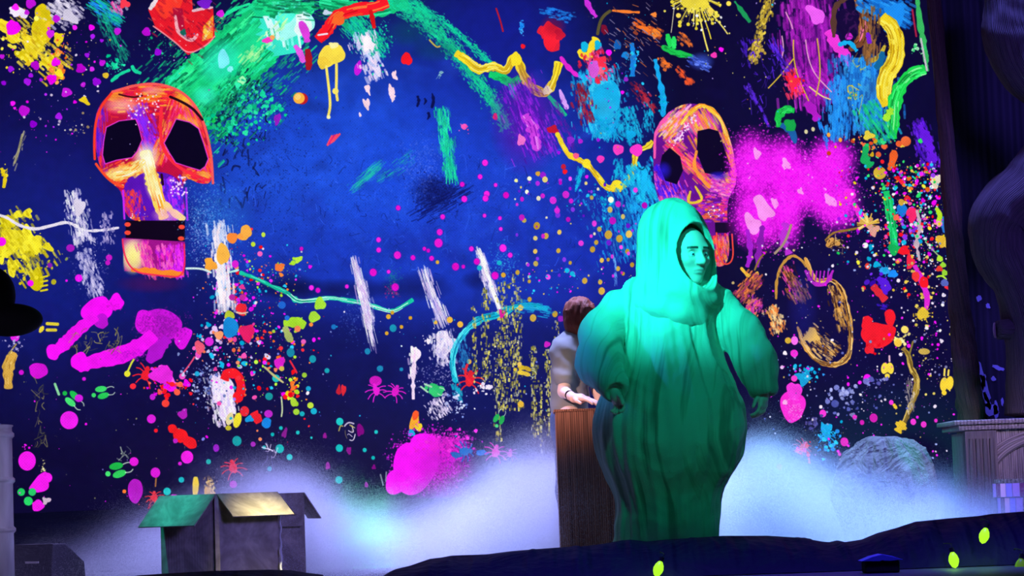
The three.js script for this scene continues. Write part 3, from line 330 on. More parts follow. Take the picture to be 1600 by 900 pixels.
  // gold curved strokes, right
  brush([[1204, 470], [1206, 440], [1216, 414], [1232, 402], [1246, 410], [1252, 420]], 5, '#c8923a', { rough: 0.4 }); brush([[1250, 404], [1268, 440], [1290, 440], [1304, 452], [1314, 486], [1318, 530], [1312, 560], [1290, 572], [1264, 564], [1246, 540], [1236, 512]], 8, '#e8a848', { rough: 0.35, hairs: 40, hair: ['#ffd890', '#7a4a18', '#3a1c10'] }); dry(1292, 446, 1306, 510, 14, ['#e8b058', '#c88838', '#4a2810'], 160, 0.2, 2); dry(1250, 520, 1290, 556, 24, ['#e8b058', '#ffd080', '#8a5420'], 220, 0.14, 2); blob(1258, 526, 12, '#f0c060', 0.4); dry(1218, 420, 1244, 470, 22, ['#e89a48', '#ff4ab0', '#3a1410', '#c06a28'], 220, 0.18, 2); dry(1196, 480, 1208, 520, 18, ['#ffb858', '#ffe0a0', '#ff8a3a'], 160, 0.16, 2.4); brush([[1150, 420], [1164, 434], [1178, 428]], 7, '#f0c038', { rough: 0.3 }); line([[1172, 424], [1178, 408], [1190, 396]], 3, '#8a6a30'); dry(1146, 470, 1176, 436, 20, ['#ff8a3a', '#a83070', '#c86a3a', '#3a1030'], 200, 0.2, 2.2); dry(1160, 500, 1176, 470, 18, ['#ff4a8a', '#ff9a58', '#c030c8'], 130, 0.2, 2.4);
  brush([[1250, 424], [1262, 444], [1280, 446], [1294, 424]], 6, '#c82ad0'); for (let i = 0; i < 7; i++) line([[1254 + i * 6, 440 + (i % 2) * 3], [1256 + i * 6, 426]], 2.4, '#b424c8'); brush([[1282, 378], [1296, 366], [1316, 362], [1336, 358]], 4, '#9a7228'); blob(1292, 382, 11, '#d89a48', 0.4, 0.7); scribble([1284, 374, 1314, 390], 20, ['#2a1408', '#f0c070'], 1.4); cloud(1245, 480, 26, 70, '#1c1c88', 0.6);
  // -- top right: masks of magenta, blue sheet, yellow bow, green stroke
  dry(1262, -10, 1275, 160, 60, ['#a014b0', '#d028e0', '#7a0c90', '#e83af0'], 620, 0.14, 3, 0.6); cloud(1270, 70, 50, 110, '#b018c8', 0.45); blob(1276, 22, 11, '#f060f8', 0.3, 1.6, -0.6); brush([[1296, 46], [1308, 70], [1322, 88], [1334, 108]], 16, '#f43ae0', { rough: 0.4 }); dry(1268, 120, 1300, 160, 30, ['#c020d0', '#8a14a0'], 130, 0.2, 2.4); brush([[1258, 160], [1270, 176], [1276, 190]], 14, '#b41cc8', { rough: 0.4 }); dot(1326, 34, 22, '#160838', 0.85); brush([[1304, 58], [1308, 10], [1330, -8]], 9, '#5a3a30', { rough: 0.3 }); brush([[1340, -10], [1352, 30], [1346, 62], [1328, 78]], 14, '#7a4428', { rough: 0.3, hairs: 20, hair: ['#c87a40', '#ff7ab0', '#4a2418'] }); blob(1328, 56, 6, '#d828d8'); scribble([1320, 10, 1346, 60], 20, ['#3a1450'], 3);
  dry(1352, -10, 1416, 30, 40, ['#1888f0', '#2aa0ff', '#0f5cc0'], 300, 0.2, 4); blob(1400, 20, 18, '#1e90f8', 0.4); hard([[1334, 90], [1365, 90], [1372, 120], [1376, 170], [1378, 200], [1350, 168], [1330, 170], [1320, 150]], '#1f86e8'); dry(1345, 88, 1345, 200, 70, ['#2a9cff', '#1a70d0', '#38b8ff', '#1450a8'], 620, 0.14, 3); dry(1308, 120, 1304, 215, 26, ['#1c88f0', '#2aa0ff'], 240, 0.16, 2.6); cloud(1362, 140, 20, 24, '#2a60a8', 0.6); drops(1330, 148, 6, 10, 30, ['#c8c060', '#18a070'], 0.8, 3); brush([[1310, 70], [1328, 66], [1340, 80]], 8, '#18b0f0', { rough: 0.5 });
  brush([[1378, 26], [1394, 40], [1402, 64], [1398, 96], [1384, 120], [1380, 150], [1386, 166]], 26, '#f0d024', { taper: 0.25, rough: 0.12, hairs: 70, hair: ['#fff060', '#c89c14', '#ffe848'] }); brush([[1360, 96], [1374, 88], [1384, 70]], 7, '#c8b038'); drops(1386, 80, 8, 30, 24, ['#8a6a10', '#d8b820'], 0.5, 1.6); dry(1364, 10, 1360, 90, 18, ['#7a5230', '#a87038'], 130, 0.2, 2.4); brush([[1357, 50], [1360, 68]], 8, '#7a20d8'); brush([[1380, 80], [1376, 96], [1368, 108]], 10, '#1468a0', { rough: 0.4 });
  brush([[1446, 108], [1428, 114], [1410, 130], [1398, 156], [1394, 190], [1390, 218]], 20, '#1cd850', { taper: 0.2, rough: 0.16, hairs: 50, hair: ['#3cff78', '#0f9038', '#8affa0'] }); brush([[1436, -6], [1440, 40], [1446, 80], [1448, 112]], 9, '#38b860', { rough: 0.4 }); drops(1434, 76, 8, 7, 24, ['#3ad878', '#a0e8b8'], 1, 5); line([[1428, 14], [1433, 56]], 3, '#b02048'); line([[1440, 60], [1448, 110]], 3, '#c8c0d0'); dry(1350, 165, 1380, 220, 30, ['#18b870', '#20d890', '#18a0c8'], 160, 0.2, 3); brush([[1392, 170], [1380, 190]], 11, '#a8e838', { rough: 0.4 }); scribble([1330, 90, 1345, 160], 12, ['#f0d020'], 2);
  for (const [x0, y0, x1, y1, x2, y2] of [[1200, 138, 1218, 120, 1240, 92], [1241, 62, 1238, 100, 1262, 158], [1260, 62, 1262, 105, 1298, 144], [1223, 56, 1226, 74, 1222, 90], [1230, 18, 1236, 30, 1240, 44], [1264, 136, 1280, 150, 1296, 156], [1278, 60, 1284, 110, 1274, 150]]) line([[x0, y0], [x1, y1], [x2, y2]], 2, pick(['#d8b83a', '#f0e08a', '#e8a0d0'])); dry(1232, 110, 1244, 148, 18, [RED, '#ff3a60', PNK], 90, 0.2, 3); blob(1240, 130, 8, '#ff2a4a', 0.4, 1.5); drops(1245, 125, 14, 20, 40, [RED, MAG, ORA], 0.6, 3); dry(1205, 60, 1228, 110, 14, ['#4a20d0', '#6a30ff'], 60, 0.2, 2);
  brush([[1216, 200], [1214, 184], [1226, 172], [1240, 174]], 13, '#18c048', { rough: 0.3, hairs: 12, hair: ['#0f7a30', '#38f070'] }); brush([[1218, 196], [1234, 206], [1240, 226]], 11, '#1c60a8', { rough: 0.3 }); blob(1232, 196, 10, '#15a848', 0.3); dry(1275, 180, 1290, 228, 5, [BLU], 36, 0.2, 1.8); for (const [x, y] of [[1257, 207], [1268, 203], [1310, 220], [1292, 212]]) dot(x, y, 3.6, pick(['#b8c0c8', '#ffa838', '#d8d0a0']), 0.8);
  drops(1360, 228, 34, 14, 60, ['#ff6a3a', '#e8c030', '#2ad878', '#e05a30'], 1, 6); brush([[1350, 230], [1348, 250], [1358, 262]], 14, '#18b060', { rough: 0.4 }); dot(1370, 272, 10, '#d8b438'); brush([[1394, 236], [1390, 255], [1384, 268]], 11, '#f06028', { rough: 0.4 }); dot(1412, 222, 8, '#f06a38'); dot(1401, 226, 5, '#f06030'); blob(1354, 212, 8, '#e8d040', 0.4); dry(1430, 190, 1452, 260, 24, ['#5a18e0', '#7a28ff', '#3a10a8'], 280, 0.12, 2.6); brush([[1434, 196], [1448, 226], [1454, 256]], 14, '#6a1ce8', { rough: 0.5 }); blob(1456, 286, 8, '#e8d8c0', 0.4, 1.6, 0.5); drops(1445, 268, 10, 8, 30, [RED, ORA, WHT], 0.8, 4);
  // -- right edge spatter column
  drops(1410, 280, 36, 24, 180, [RED, ORA, '#e0c040', CYA, MAG, GRN, '#8a30e0'], 0.6, 4.4); drops(1400, 350, 44, 40, 300, [MAG, PNK, RED, CYA, '#ff7a3a', WHT, '#9a40ff'], 0.6, 5); drops(1445, 330, 20, 50, 160, [CYA, RED, YEL, MAG, WHT, GRN], 0.6, 4.5); drops(1430, 430, 30, 40, 170, ['#f0d050', '#e8c860', WHT, RED], 0.6, 4); drops(1440, 540, 30, 60, 150, ['#e8d060', '#9a98c8', WHT, MAG], 0.5, 3.4); drops(1340, 620, 80, 40, 150, ['#5a60b8', MAG, '#8a8ac8', WHT], 0.5, 4);
  brush([[1379, 300], [1384, 330], [1388, 360], [1390, 396]], 14, '#18c868', { rough: 0.35, hairs: 16, hair: ['#30f090', '#0f8848'] }); blob(1388, 392, 9, '#16b058', 0.4); blob(1403, 330, 8, '#1878d8', 0.2, 1.4); blob(1402, 318, 5, '#d8a838'); blob(1412, 312, 5, RED); blob(1418, 338, 9, '#ff2a70', 0.25, 1.4); blob(1394, 342, 5, '#ff6a50'); brush([[1456, 326], [1462, 340], [1458, 352], [1466, 346]], 8, '#b8e828', { rough: 0.3 }); brush([[1468, 340], [1468, 366]], 8, '#2a78d8'); blob(1464, 378, 9, '#e8b838', 0.35, 1.2); blob(1472, 384, 6, '#f0c848'); blob(1460, 352, 5, '#f0a0b8'); line([[1438, 380], [1448, 392], [1458, 402]], 2, '#a8c890'); for (const [x, y] of [[1459, 406], [1464, 416], [1466, 428], [1458, 422]]) blob(x, y, 5, pick([LIM, '#e83a30', '#9ad838']), 0.3); line([[1456, 434], [1462, 432], [1468, 438]], 3, LIM); blob(1466, 444, 6, '#5a68c0');
  blob(1404, 394, 9, RED, 0.3, 0.8); blob(1413, 412, 7, '#f82848', 0.3, 1.6); brush([[1420, 416], [1430, 440], [1438, 466], [1436, 486]], 9, '#e028d8', { rough: 0.3 }); blob(1434, 443, 7, RED, 0.2, 1.4); blob(1421, 434, 6, '#ff3a3a', 0.2, 1.4); brush([[1426, 330], [1430, 356], [1424, 380], [1428, 410]], 7, '#c8b0c0', { rough: 0.6 }); splat(1431, 492, 9, '#e8c438', 18, 1.8); blob(1348, 350, 11, '#d8a848', 0.5); for (let i = 0; i < 16; i++) { const a = rnd(2.4, 6.6); line([[1350, 352], [1350 + Math.cos(a) * 17, 352 + Math.sin(a) * 17]], 2, pick(['#e8bc50', '#ffdc80', '#a87828'])); } blob(1358, 362, 8, '#e0a090', 0.5);
  for (const [x, y, r] of [[1348, 418, 5], [1362, 416, 6], [1374, 425, 8], [1386, 430, 8]]) blob(x, y, r, vary(pick([BLU, CYA])), 0.3, 0.8); dot(1347, 418, 5, '#f03a28', 0.8); crawler(1374, 424, 10, '#1ca8e0', 1.2); drops(1362, 440, 14, 8, 20, ['#6a20e8', '#4a18c0'], 1, 7); brush([[1362, 436], [1374, 448], [1370, 462]], 13, '#5a1ce0', { rough: 0.4 }); brush([[1354, 448], [1362, 458], [1374, 472]], 12, '#e02838', { taper: 0.1, rough: 0.25 }); dot(1340, 452, 3.4, RED); dry(1360, 478, 1374, 482, 8, ['#3a18c8'], 26, 0.3, 2);
  blob(1362, 525, 26, '#f81c2c', 0.22, 0.85); blob(1380, 498, 9, '#f81c2c', 0.2, 1.5); blob(1344, 506, 9, '#f81c2c', 0.3, 1.2); blob(1346, 546, 7, '#f02030', 0.3, 1.4); drops(1362, 540, 18, 8, 24, ['#f81c2c'], 0.8, 3); drops(1396, 532, 8, 12, 26, ['#f8d860', '#fff0a0'], 1, 6); dot(1402, 517, 6, '#ffe06a'); dot(1391, 538, 6, '#ffd048');
  brush([[1398, 545], [1406, 556], [1410, 576], [1418, 592], [1416, 615], [1406, 640], [1398, 660], [1390, 672]], 9, '#a88838', { rough: 0.35, hairs: 24, hair: ['#e8c868', '#6a5220'] }); line([[1408, 556], [1414, 536]], 3, '#8a7838'); brush([[1396, 660], [1386, 676]], 16, '#e8c02c', { rough: 0.4 }); brush([[1386, 640], [1381, 632]], 5, '#f0c830'); dry(1405, 590, 1408, 640, 10, ['#d8c8c0', '#8a8078'], 50, 0.2, 1.8);
  dot(1373, 577, 7, '#f0cc3a', 0.7, 0.3); c.save(); c.translate(1373, 577); dot(-4, 0, 9, '#ffe048', 0.6, 0.2); dot(5, 0, 9, '#ffe048', 0.6, -0.1); dot(0, 12, 4, '#ffe048'); c.restore(); line([[1377, 558], [1377, 566]], 3, '#e8b8d0'); c.save(); c.translate(1464, 600); dot(-4, 2, 11, '#ffd83a', 0.55, 0.15); dot(5, 0, 11, '#ffd83a', 0.55, 0.15); dot(-4, 15, 4, '#ffd83a'); line([[-3, -12], [-2, -22]], 3, '#ffe060'); line([[3, -12], [4, -20]], 3, '#ffe060'); c.restore(); dot(1488, 637, 5, '#d8a848', 0.7); blob(1488, 610, 6, '#c8c8d8', 0.4); dot(1431, 551, 5, '#c8a850', 1.8);
  blob(1226, 635, 20, '#ff2ad8', 0.14, 1.25); blob(1228, 612, 12, '#f83ae0', 0.2, 1.2); spray(1226, 640, 12, 14, 160, '#ffa0f0', 0.6, 1.6); blob(1214, 630, 4, '#ffb0f0'); drops(1232, 580, 26, 8, 30, [MAG, CYA, '#e8c0f0'], 0.8, 5); dot(1231, 534, 7, '#ff70f0', 0.8); dot(1230, 554, 6, '#ff30e0', 1); dot(1221, 534, 5, '#d8b030'); blob(1244, 592, 12, '#18a0d8', 0.6, 0.8); drops(1250, 585, 16, 10, 40, [CYA, BLU], 0.8, 3.4); dot(1342, 593, 7, MAG, 0.9); dot(1229, 593, 5, '#ff40d0'); drops(1355, 596, 16, 4, 20, ['#6a68c0'], 1, 6);
  blob(1276, 670, 9, '#18b0f0', 0.5, 1.3); crawler(1278, 682, 15, '#12a0e8', 0.4); drops(1278, 690, 16, 16, 70, [CYA, '#1c88e8'], 0.8, 4); crawler(1240, 700, 16, '#d83048', 0.6); drops(1240, 706, 12, 10, 40, [RED, MAG], 0.8, 4); for (const [x, y, r] of [[1272, 647, 6], [1304, 691, 7], [1350, 654, 7], [1411, 660, 5], [1427, 664, 5], [1332, 661, 4], [1321, 653, 4], [1203, 730, 5], [1296, 710, 3], [1378, 630, 4], [1446, 658, 3]]) dot(x, y, r, vary('#f02ad0'), 0.9); dot(1291, 632, 6, '#4a50a8'); drops(1310, 620, 20, 12, 40, ['#6a70c0', '#9aa0e0'], 1, 5); drops(1258, 660, 8, 10, 30, ['#58509a'], 1, 4); blob(1305, 716, 8, '#e8c8c0', 0.4, 0.5);
  beetle(1484, 688, 11, 0.1, '#30c060');

  // -- left, middle band: yellow plume, white cord, magenta arrows
  for (const [x, y, r, s, t] of [[18, 378, 20, 1.3, 0.4], [42, 378, 16, 1.5, -0.2], [56, 386, 11, 1.4, 0.1], [20, 420, 10, 1.5, 0], [2, 400, 8, 2.2, 0], [44, 336, 8, 0.9, 0], [12, 350, 12, 1, 0], [75, 388, 9, 0.7, 0.5], [58, 440, 11, 1.6, 0], [28, 338, 7, 1, 0]]) blob(x, y, r, vary('#e8d81c'), 0.35, s, t); dry(6, 340, 60, 430, 50, ['#f8ec3a', '#c8b414', '#e0d020'], 260, 0.12, 3); drops(36, 410, 30, 26, 60, ['#e8d81c', '#c8bc20'], 0.8, 4); for (let i = 0; i < 4; i++) line([[64, 436 + i * 7], [74, 434 + i * 7]], 3, '#e8d81c'); dot(84, 443, 4.5, '#b8b024', 0.9, 0.3); dot(38, 438, 3.4, '#d8c820', 0.7); dot(48, 445, 5, MAG); dot(104, 407, 3, '#8a9a58', 0.7, 0.6); dot(3, 380, 7, MAG); dot(110, 390, 6, '#a818c0', 1.1); dot(78, 417, 4, '#8a1cb0'); dot(123, 437, 6, MAG); dot(104, 441, 2, MAG); dot(170, 405, 5, '#c818c8'); dot(168, 413, 4, '#c818c8'); drops(10, 268, 6, 8, 14, ['#e8d020'], 1, 5); brush([[2, 264], [8, 278], [6, 296]], 7, '#e8cc1c', { rough: 0.4 });
  brush([[-20, 334], [10, 342], [30, 354], [55, 360], [80, 355], [104, 350], [120, 356], [130, 362], [160, 362], [186, 358]], 5, '#e8e0f0', { taper: 0.2, rough: 0.25 }); dry(112, 300, 130, 378, 22, ['#d8d0f0', '#a8a0d8', '#fff'], 240, 0.14, 2.4); blob(124, 326, 9, '#ded4ec', 0.5, 1.4); dry(128, 395, 152, 460, 20, ['#c8c0ec', '#e8e0ff', '#8a88c8'], 200, 0.12, 2.4); dry(164, 335, 170, 380, 14, ['#c8b8e8', '#8a80c0'], 90, 0.14, 2); dry(132, 362, 148, 382, 6, ['#d8d0f0'], 20, 0.3, 2); spray(140, 420, 22, 40, 300, '#b8b0e8', 0.5, 1.5);
  spray(330, 350, 30, 40, 1300, '#4aa8f0', 0.5, 1.6); spray(315, 360, 20, 44, 500, '#a8c8ff', 0.6, 1.5); cloud(350, 340, 50, 60, '#2868d8', 0.5);
  blob(152, 486, 26, MAG, 0.12, 0.75, -0.3); blob(180, 474, 12, MAG, 0.25, 1.1); blob(158, 504, 12, '#c014d8', 0.2); brush([[82, 555], [100, 540], [120, 520], [150, 495]], 20, '#f414f4', { taper: 0.15, rough: 0.12 }); blob(84, 552, 12, '#ff14ff', 0.2); spray(176, 480, 10, 6, 90, '#d010d0', 0.8, 1.6); blob(250, 512, 34, '#c814d8', 0.14, 0.8, 0.2); blob(225, 505, 16, '#e014e8', 0.25, 1.2); blob(284, 530, 12, '#e014e8', 0.25, 1.4, 0.4); spray(250, 512, 26, 18, 900, '#8a10a0', 0.6, 1.8); brush([[120, 574], [150, 566], [190, 556], [222, 540], [240, 524]], 26, '#f414f4', { taper: 0.2, rough: 0.12 }); blob(124, 568, 14, MAG, 0.2, 1.1); brush([[262, 530], [246, 548], [230, 568]], 20, '#b414d0', { rough: 0.2 }); spray(200, 556, 20, 8, 200, '#c010d8', 0.7, 1.8); blob(60, 581, 15, '#d814dc', 0.14, 0.85); dot(34, 584, 4, '#d814dc'); dot(131, 594, 3, '#d814dc'); brush([[22, 552], [14, 575], [14, 610]], 18, '#d8a848', { rough: 0.18, hairs: 16, hair: ['#f4cc78', '#b07c28'] }); line([[14, 556], [22, 545], [26, 540]], 2.4, '#a89050'); brush([[62, 522], [68, 512]], 6, '#e8d038'); line([[74, 508], [90, 509]], 5, '#e0cc38'); line([[74, 518], [87, 518]], 5, '#e0cc38'); dot(24, 529, 7, '#f020f0', 1); drops(24, 540, 10, 10, 30, ['#a8a0d8'], 0.8, 3); scribble([115, 520, 190, 550], 40, ['#6a6438', '#a89c58'], 1.8);
  beetle(113, 625, 17, 0.75, '#30d060'); line([[86, 602], [92, 618]], 4, '#8ad8a0'); dot(108, 658, 14, '#f020f0', 1); dot(123, 624, 6, '#d01ce0', 1.1); dot(134, 664, 2, MAG); beetle(159, 615, 16, -0.2, '#34d464'); scribble([55, 600, 70, 700], 30, ['#4a4a38', '#888050'], 1.6); drops(68, 735, 4, 14, 30, ['#c8c060', '#e8e0a0'], 0.6, 2.4); dot(43, 721, 15, '#f81cf0', 0.9); dot(16, 718, 8, '#d818d8', 0.5, 0); drops(42, 698, 8, 4, 8, [MAG], 0.8, 2.4); blob(64, 755, 12, '#f81cf0', 0.3, 1.4, 0.6); dot(74, 747, 8, '#f81cf0'); blob(60, 790, 10, '#f81cf0', 0.25); dot(34, 769, 6, '#20d060'); dot(51, 769, 6, '#28c868'); dot(45, 783, 7, '#28d868'); blob(72, 782, 6, '#c8b0c8', 0.5);
  beetle(183, 735, 19, -0.25, '#30cc5c'); dot(193, 708, 0, MAG); dot(208, 722, 7, '#e81ce0'); scribble([188, 708, 200, 722], 6, ['#a8b8a8'], 2); blob(210, 767, 12, '#b81cc8', 0.08, 1.6); dot(241, 739, 8, '#d81cd8', 0.95); line([[242, 748], [241, 760]], 2.4, '#a87040'); crawler(239, 778, 15, '#e03038'); drops(236, 790, 12, 10, 40, ['#e02834', '#ff6a50'], 0.8, 3); dot(259, 768, 6, '#14c8c8'); dot(281, 750, 4.5, '#14b8c0'); dot(193, 768, 3, ORA); blob(270, 775, 5, '#f020e8', 0.3, 0.6, 0.4); brush([[303, 745], [303, 762], [301, 780]], 9, '#f0d030', { rough: 0.2 }); drops(326, 765, 7, 10, 50, ['#e8b838', '#ffe060'], 0.8, 4); blob(324, 770, 9, '#e8b838', 0.4, 0.9); dry(324, 745, 328, 775, 10, ['#f0c84a', '#8a6428'], 50, 0.2, 1.6);
  blob(267, 671, 7, '#f81c24'); blob(280, 682, 12, '#f81c24', 0.2, 0.9, 0.6); blob(294, 692, 13, '#f41c28', 0.15, 0.7, 0.4); dot(290, 715, 10, '#f420e8', 0.95); blob(272, 690, 4, '#c020c8'); dot(279, 725, 3, '#d81cd8'); crawler(361, 732, 19, '#e42434', -0.2); dot(361, 757, 6, '#c81cc8', 1); dot(335, 701, 6, '#9a20c8', 0.8); dot(367, 690, 8, '#18a0a8', 0.9); dot(392, 695, 4, '#b028c0'); dot(323, 722, 4, '#18b0a8'); dot(235, 656, 7, '#e020e0'); dot(242, 674, 3, RED); dot(257, 632, 6, '#f84038'); dot(237, 622, 5, '#c820d8', 0.9); blob(284, 648, 7, '#b01cb8', 0.3, 1.2, 0.5); dot(259, 624, 3, RED);
  // lower left tangle
  crawler(226, 588, 20, '#f02030', 0.3); dot(198, 586, 5, '#e8e030'); line([[198, 584], [204, 570], [208, 564]], 3, '#d8e040'); for (let i = 0; i < 9; i++) line([[250 + gauss() * 12, 580 + gauss() * 9], [262 + gauss() * 12, 592 + gauss() * 8], [258 + gauss() * 14, 606 + gauss() * 7]], 5, pick(['#f028e0', '#d820d0', '#ff60f0'])); blob(252, 588, 16, '#e828e0', 0.4, 0.8); drops(262, 608, 26, 10, 60, [RED, '#ff5a40', MAG], 1, 6); dot(283, 590, 5, '#f050c8'); line([[282, 588], [296, 570], [302, 560]], 2.6, '#e84a78');
  blob(345, 612, 17, '#f6e6fb', 0.3, 1.6, -0.2); blob(352, 640, 12, '#f0dcf8', 0.4, 1.4); dry(335, 585, 352, 660, 30, ['#fff', '#f0d8ff', '#d8c8ff'], 200, 0.14, 2.6); drops(315, 600, 22, 30, 160, ['#8a98d8', '#d8d8ff', '#5a68b8'], 0.6, 3); brush([[348, 596], [352, 586], [368, 588], [374, 610], [368, 626]], 15, '#f81c28', { taper: 0.1, rough: 0.15 }); dot(369, 622, 9, '#f81c28', 0.9); c.save(); c.translate(362, 656); dot(-6, 0, 10, '#e8d8a0', 0.55, 0.3); dot(6, 2, 12, '#f0e030', 0.5, 0.25); dot(-8, 14, 4, '#c8bc30', 1.2); c.restore(); dot(379, 644, 8, '#f02838', 0.9); brush([[393, 645], [402, 662]], 14, '#f02030', { taper: 0.1, rough: 0.12 }); blob(413, 662, 8, '#1888e8', 0.25); blob(386, 656, 7, '#18a0e8', 0.3, 0.7); dot(416, 648, 6, '#c028d0', 1.1);
  drops(330, 530, 26, 30, 90, [MAG, PNK, '#ff7a50', CYA, '#d8b8f0'], 0.8, 5); drops(365, 450, 30, 46, 190, [RED, ORA, CYA, MAG, '#2a78e0', PNK], 0.8, 5); drops(395, 560, 44, 54, 200, [MAG, PNK, RED, CYA, LIM, '#ff7a50', '#d8d0ff'], 0.7, 5); drops(430, 520, 44, 44, 140, [MAG, RED, CYA, ORA, LIM], 0.6, 4.5); drops(420, 440, 40, 26, 120, [LIM, ORA, CYA, MAG], 0.6, 3.4); even(300, 380, 480, 700, 150, [MAG, RED, CYA, '#ff8a58', WHT, LIM, '#6a70d8'], 0.5, 3.4);
  dry(340, 350, 350, 480, 22, ['#f4f0ff', '#ffe8f0', '#c8d8ff'], 280, 0.14, 2.6); brush([[338, 400], [341, 440], [344, 478]], 9, '#f8f0fa', { rough: 0.5 }); brush([[355, 420], [356, 450], [355, 482]], 5, '#f0e8f8', { rough: 0.5 }); blob(347, 400, 10, '#ffb848', 0.2, 1.7); blob(328, 416, 9, '#ffa838', 0.3, 1.2, -0.4); blob(362, 374, 8, '#ff8a38', 0.2, 1.2); blob(382, 366, 10, '#ffb048', 0.25, 1.2); blob(374, 372, 5, '#ffa040'); dot(394, 384, 4, '#c8e838', 0.9); dot(366, 415, 6, '#e020d8', 0.9); line([[290, 422], [312, 421], [328, 428]], 3.4, '#d8f0f0'); brush([[356, 428], [372, 424]], 4, '#b8f0e8'); blob(357, 495, 8, '#b8c838', 0.2, 0.9); blob(358, 514, 12, '#1888d8', 0.14, 1.3); blob(376, 486, 9, '#f02838', 0.25, 1.1); brush([[366, 490], [376, 492], [386, 490]], 3, '#e8c0b0'); blob(384, 522, 11, '#e82068', 0.3, 1.3); dot(377, 467, 5, '#c828a8'); dot(361, 467, 5, '#c028a8'); blob(340, 526, 7, '#ffa070'); dot(325, 536, 7, '#d828d8', 1); dot(308, 556, 6, '#f050c8', 0.8); blob(310, 546, 7, '#f05878', 0.3, 1.6, -0.3); dot(306, 586, 4, '#20a8d8');
  // -- the teal cord and its drips
  brush([[372, 428], [400, 438], [424, 450], [446, 460], [462, 472], [484, 472], [512, 468], [540, 472], [566, 476], [590, 484], [610, 488], [626, 480], [642, 470]], 7, '#16c8a4', { taper: 0.2, rough: 0.3, hairs: 26, hair: ['#5af0d0', '#0f8a78', '#d8fff0'] });
  blob(497, 477, 9, '#a8e43a', 0.25, 1.1); blob(488, 497, 9, '#a8e03a', 0.25, 1); brush([[440, 508], [462, 506], [474, 512]], 16, '#a8e030', { rough: 0.2 }); brush([[442, 512], [448, 528], [452, 536]], 12, '#a8b868', { rough: 0.2 }); dot(462, 516, 5, '#ff8a5a'); blob(464, 408, 7, '#c0f040', 0.3, 0.7, -0.6); dot(456, 413, 4, '#b0e838'); blob(435, 420, 7, '#f07838', 0.4); dot(410, 369, 4, '#c8e848', 0.8); dot(438, 479, 6, '#2068d8'); dot(446, 499, 4, '#2070e0'); dot(451, 553, 7, '#1888a8', 0.9); dot(485, 563, 6, '#18a0b8', 0.9); dot(507, 581, 4, '#18a8b8'); dot(428, 593, 6, '#20c0c0'); dot(610, 515, 6, '#1898b8', 0.9); dot(570, 551, 5, '#1a88b8', 0.9); dot(589, 578, 5, '#1a88b8'); dot(518, 513, 4, '#1a78c8'); dot(622, 579, 3, '#1a88b8'); brush([[410, 575], [424, 588], [440, 600]], 4, '#c8c080', { rough: 0.3 }); dot(471, 536, 4, '#f060c0'); blob(434, 570, 8, '#e020d0', 0.3, 1.2); dot(437, 578, 4, '#d8c050'); line([[450, 566], [456, 576], [460, 584]], 3, '#e82840'); dot(472, 588, 4, '#9ac838'); 
  brush([[440, 620], [452, 624], [456, 634]], 8, LIM, { rough: 0.4 }); drops(456, 612, 12, 14, 50, [RED, ORA, LIM, YEL], 1, 6); dot(455, 630, 7, '#b0d838', 0.7); dot(459, 645, 5, '#a8d838'); dot(481, 635, 5, '#c0e040'); dot(468, 648, 4, '#18b0c0'); dot(486, 644, 5, '#18b0d0'); dot(417, 621, 6, '#1898a0'); dot(478, 609, 4, '#18a8d8'); line([[436, 622], [438, 640], [436, 652]], 2.4, '#c8d8a8');
  for (const [x, y, r] of [[526, 660, 6], [525, 701, 6], [433, 702, 7], [448, 715, 5], [417, 733, 4], [524, 750, 6], [564, 704, 3.4], [582, 676, 3], [535, 669, 0], [435, 670, 3], [461, 677, 3], [409, 700, 3], [577, 716, 3], [422, 680, 3], [482, 685, 2]]) dot(x, y, r, vary('#14c0c0', 15), 0.95); for (const [x, y, r] of [[540, 705, 4], [558, 674, 6], [503, 682, 3], [578, 730, 3], [507, 729, 4], [566, 758, 3]]) blob(x, y, r, vary('#9a1c9a'), 0.3, 1.5); scribble([410, 690, 425, 715], 8, [WHT], 2); scribble([530, 665, 545, 690], 8, ['#e8d860', WHT], 2.4); blob(441, 678, 4, '#8a1c90', 0.4, 2, 0.3);
  dot(582, 597, 8, '#d018c0', 1.2); crawler(583, 612, 16, '#e820d8', -0.3); crawler(612, 614, 16, '#e41cd0', 0.4); blob(525, 612, 4, '#c01c30', 0.4, 2); blob(532, 610, 4, '#e02838', 0.4, 2);
  // white scratches
  for (const [x0, y0, x1, y1, w] of [[550, 405, 576, 525, 9], [656, 420, 684, 500, 15], [744, 392, 764, 460, 11], [560, 440, 574, 500, 12]]) { dry(x0, y0, x1, y1, w, ['#e8d8f8', '#c0b8f0', '#fff', '#d0a8e8'], 190, 0.3, 1.5, 0.8); } dry(742, 388, 770, 470, 4, ['#fff'], 40, 0.4, 2, 0.9); spray(780, 415, 16, 24, 260, '#38a8f0', 0.6, 1.6); spray(610, 440, 10, 16, 160, '#14808a', 0.5, 1.6); spray(608, 455, 8, 10, 60, '#c02a80', 0.7, 2); spray(545, 500, 14, 30, 200, '#5a78d8', 0.5, 1.4);
  blob(690, 542, 16, '#e8dcf4', 0.35, 1.4, 0.4); dry(682, 520, 690, 570, 26, ['#f4ecff', '#d8c8f0', '#b8b0e8'], 200, 0.14, 2.4); blob(644, 556, 8, '#ffe8ff', 0.3, 1.5); dry(640, 545, 640, 590, 8, ['#fff', '#ffd8ff'], 60, 0.2, 2.6); brush([[641, 570], [640, 596], [640, 626]], 6, '#f0d8f4', { rough: 0.4 }); drops(665, 534, 8, 5, 20, [WHT], 1, 4); spray(680, 590, 30, 20, 200, '#d8d0ff', 0.6, 1.6);
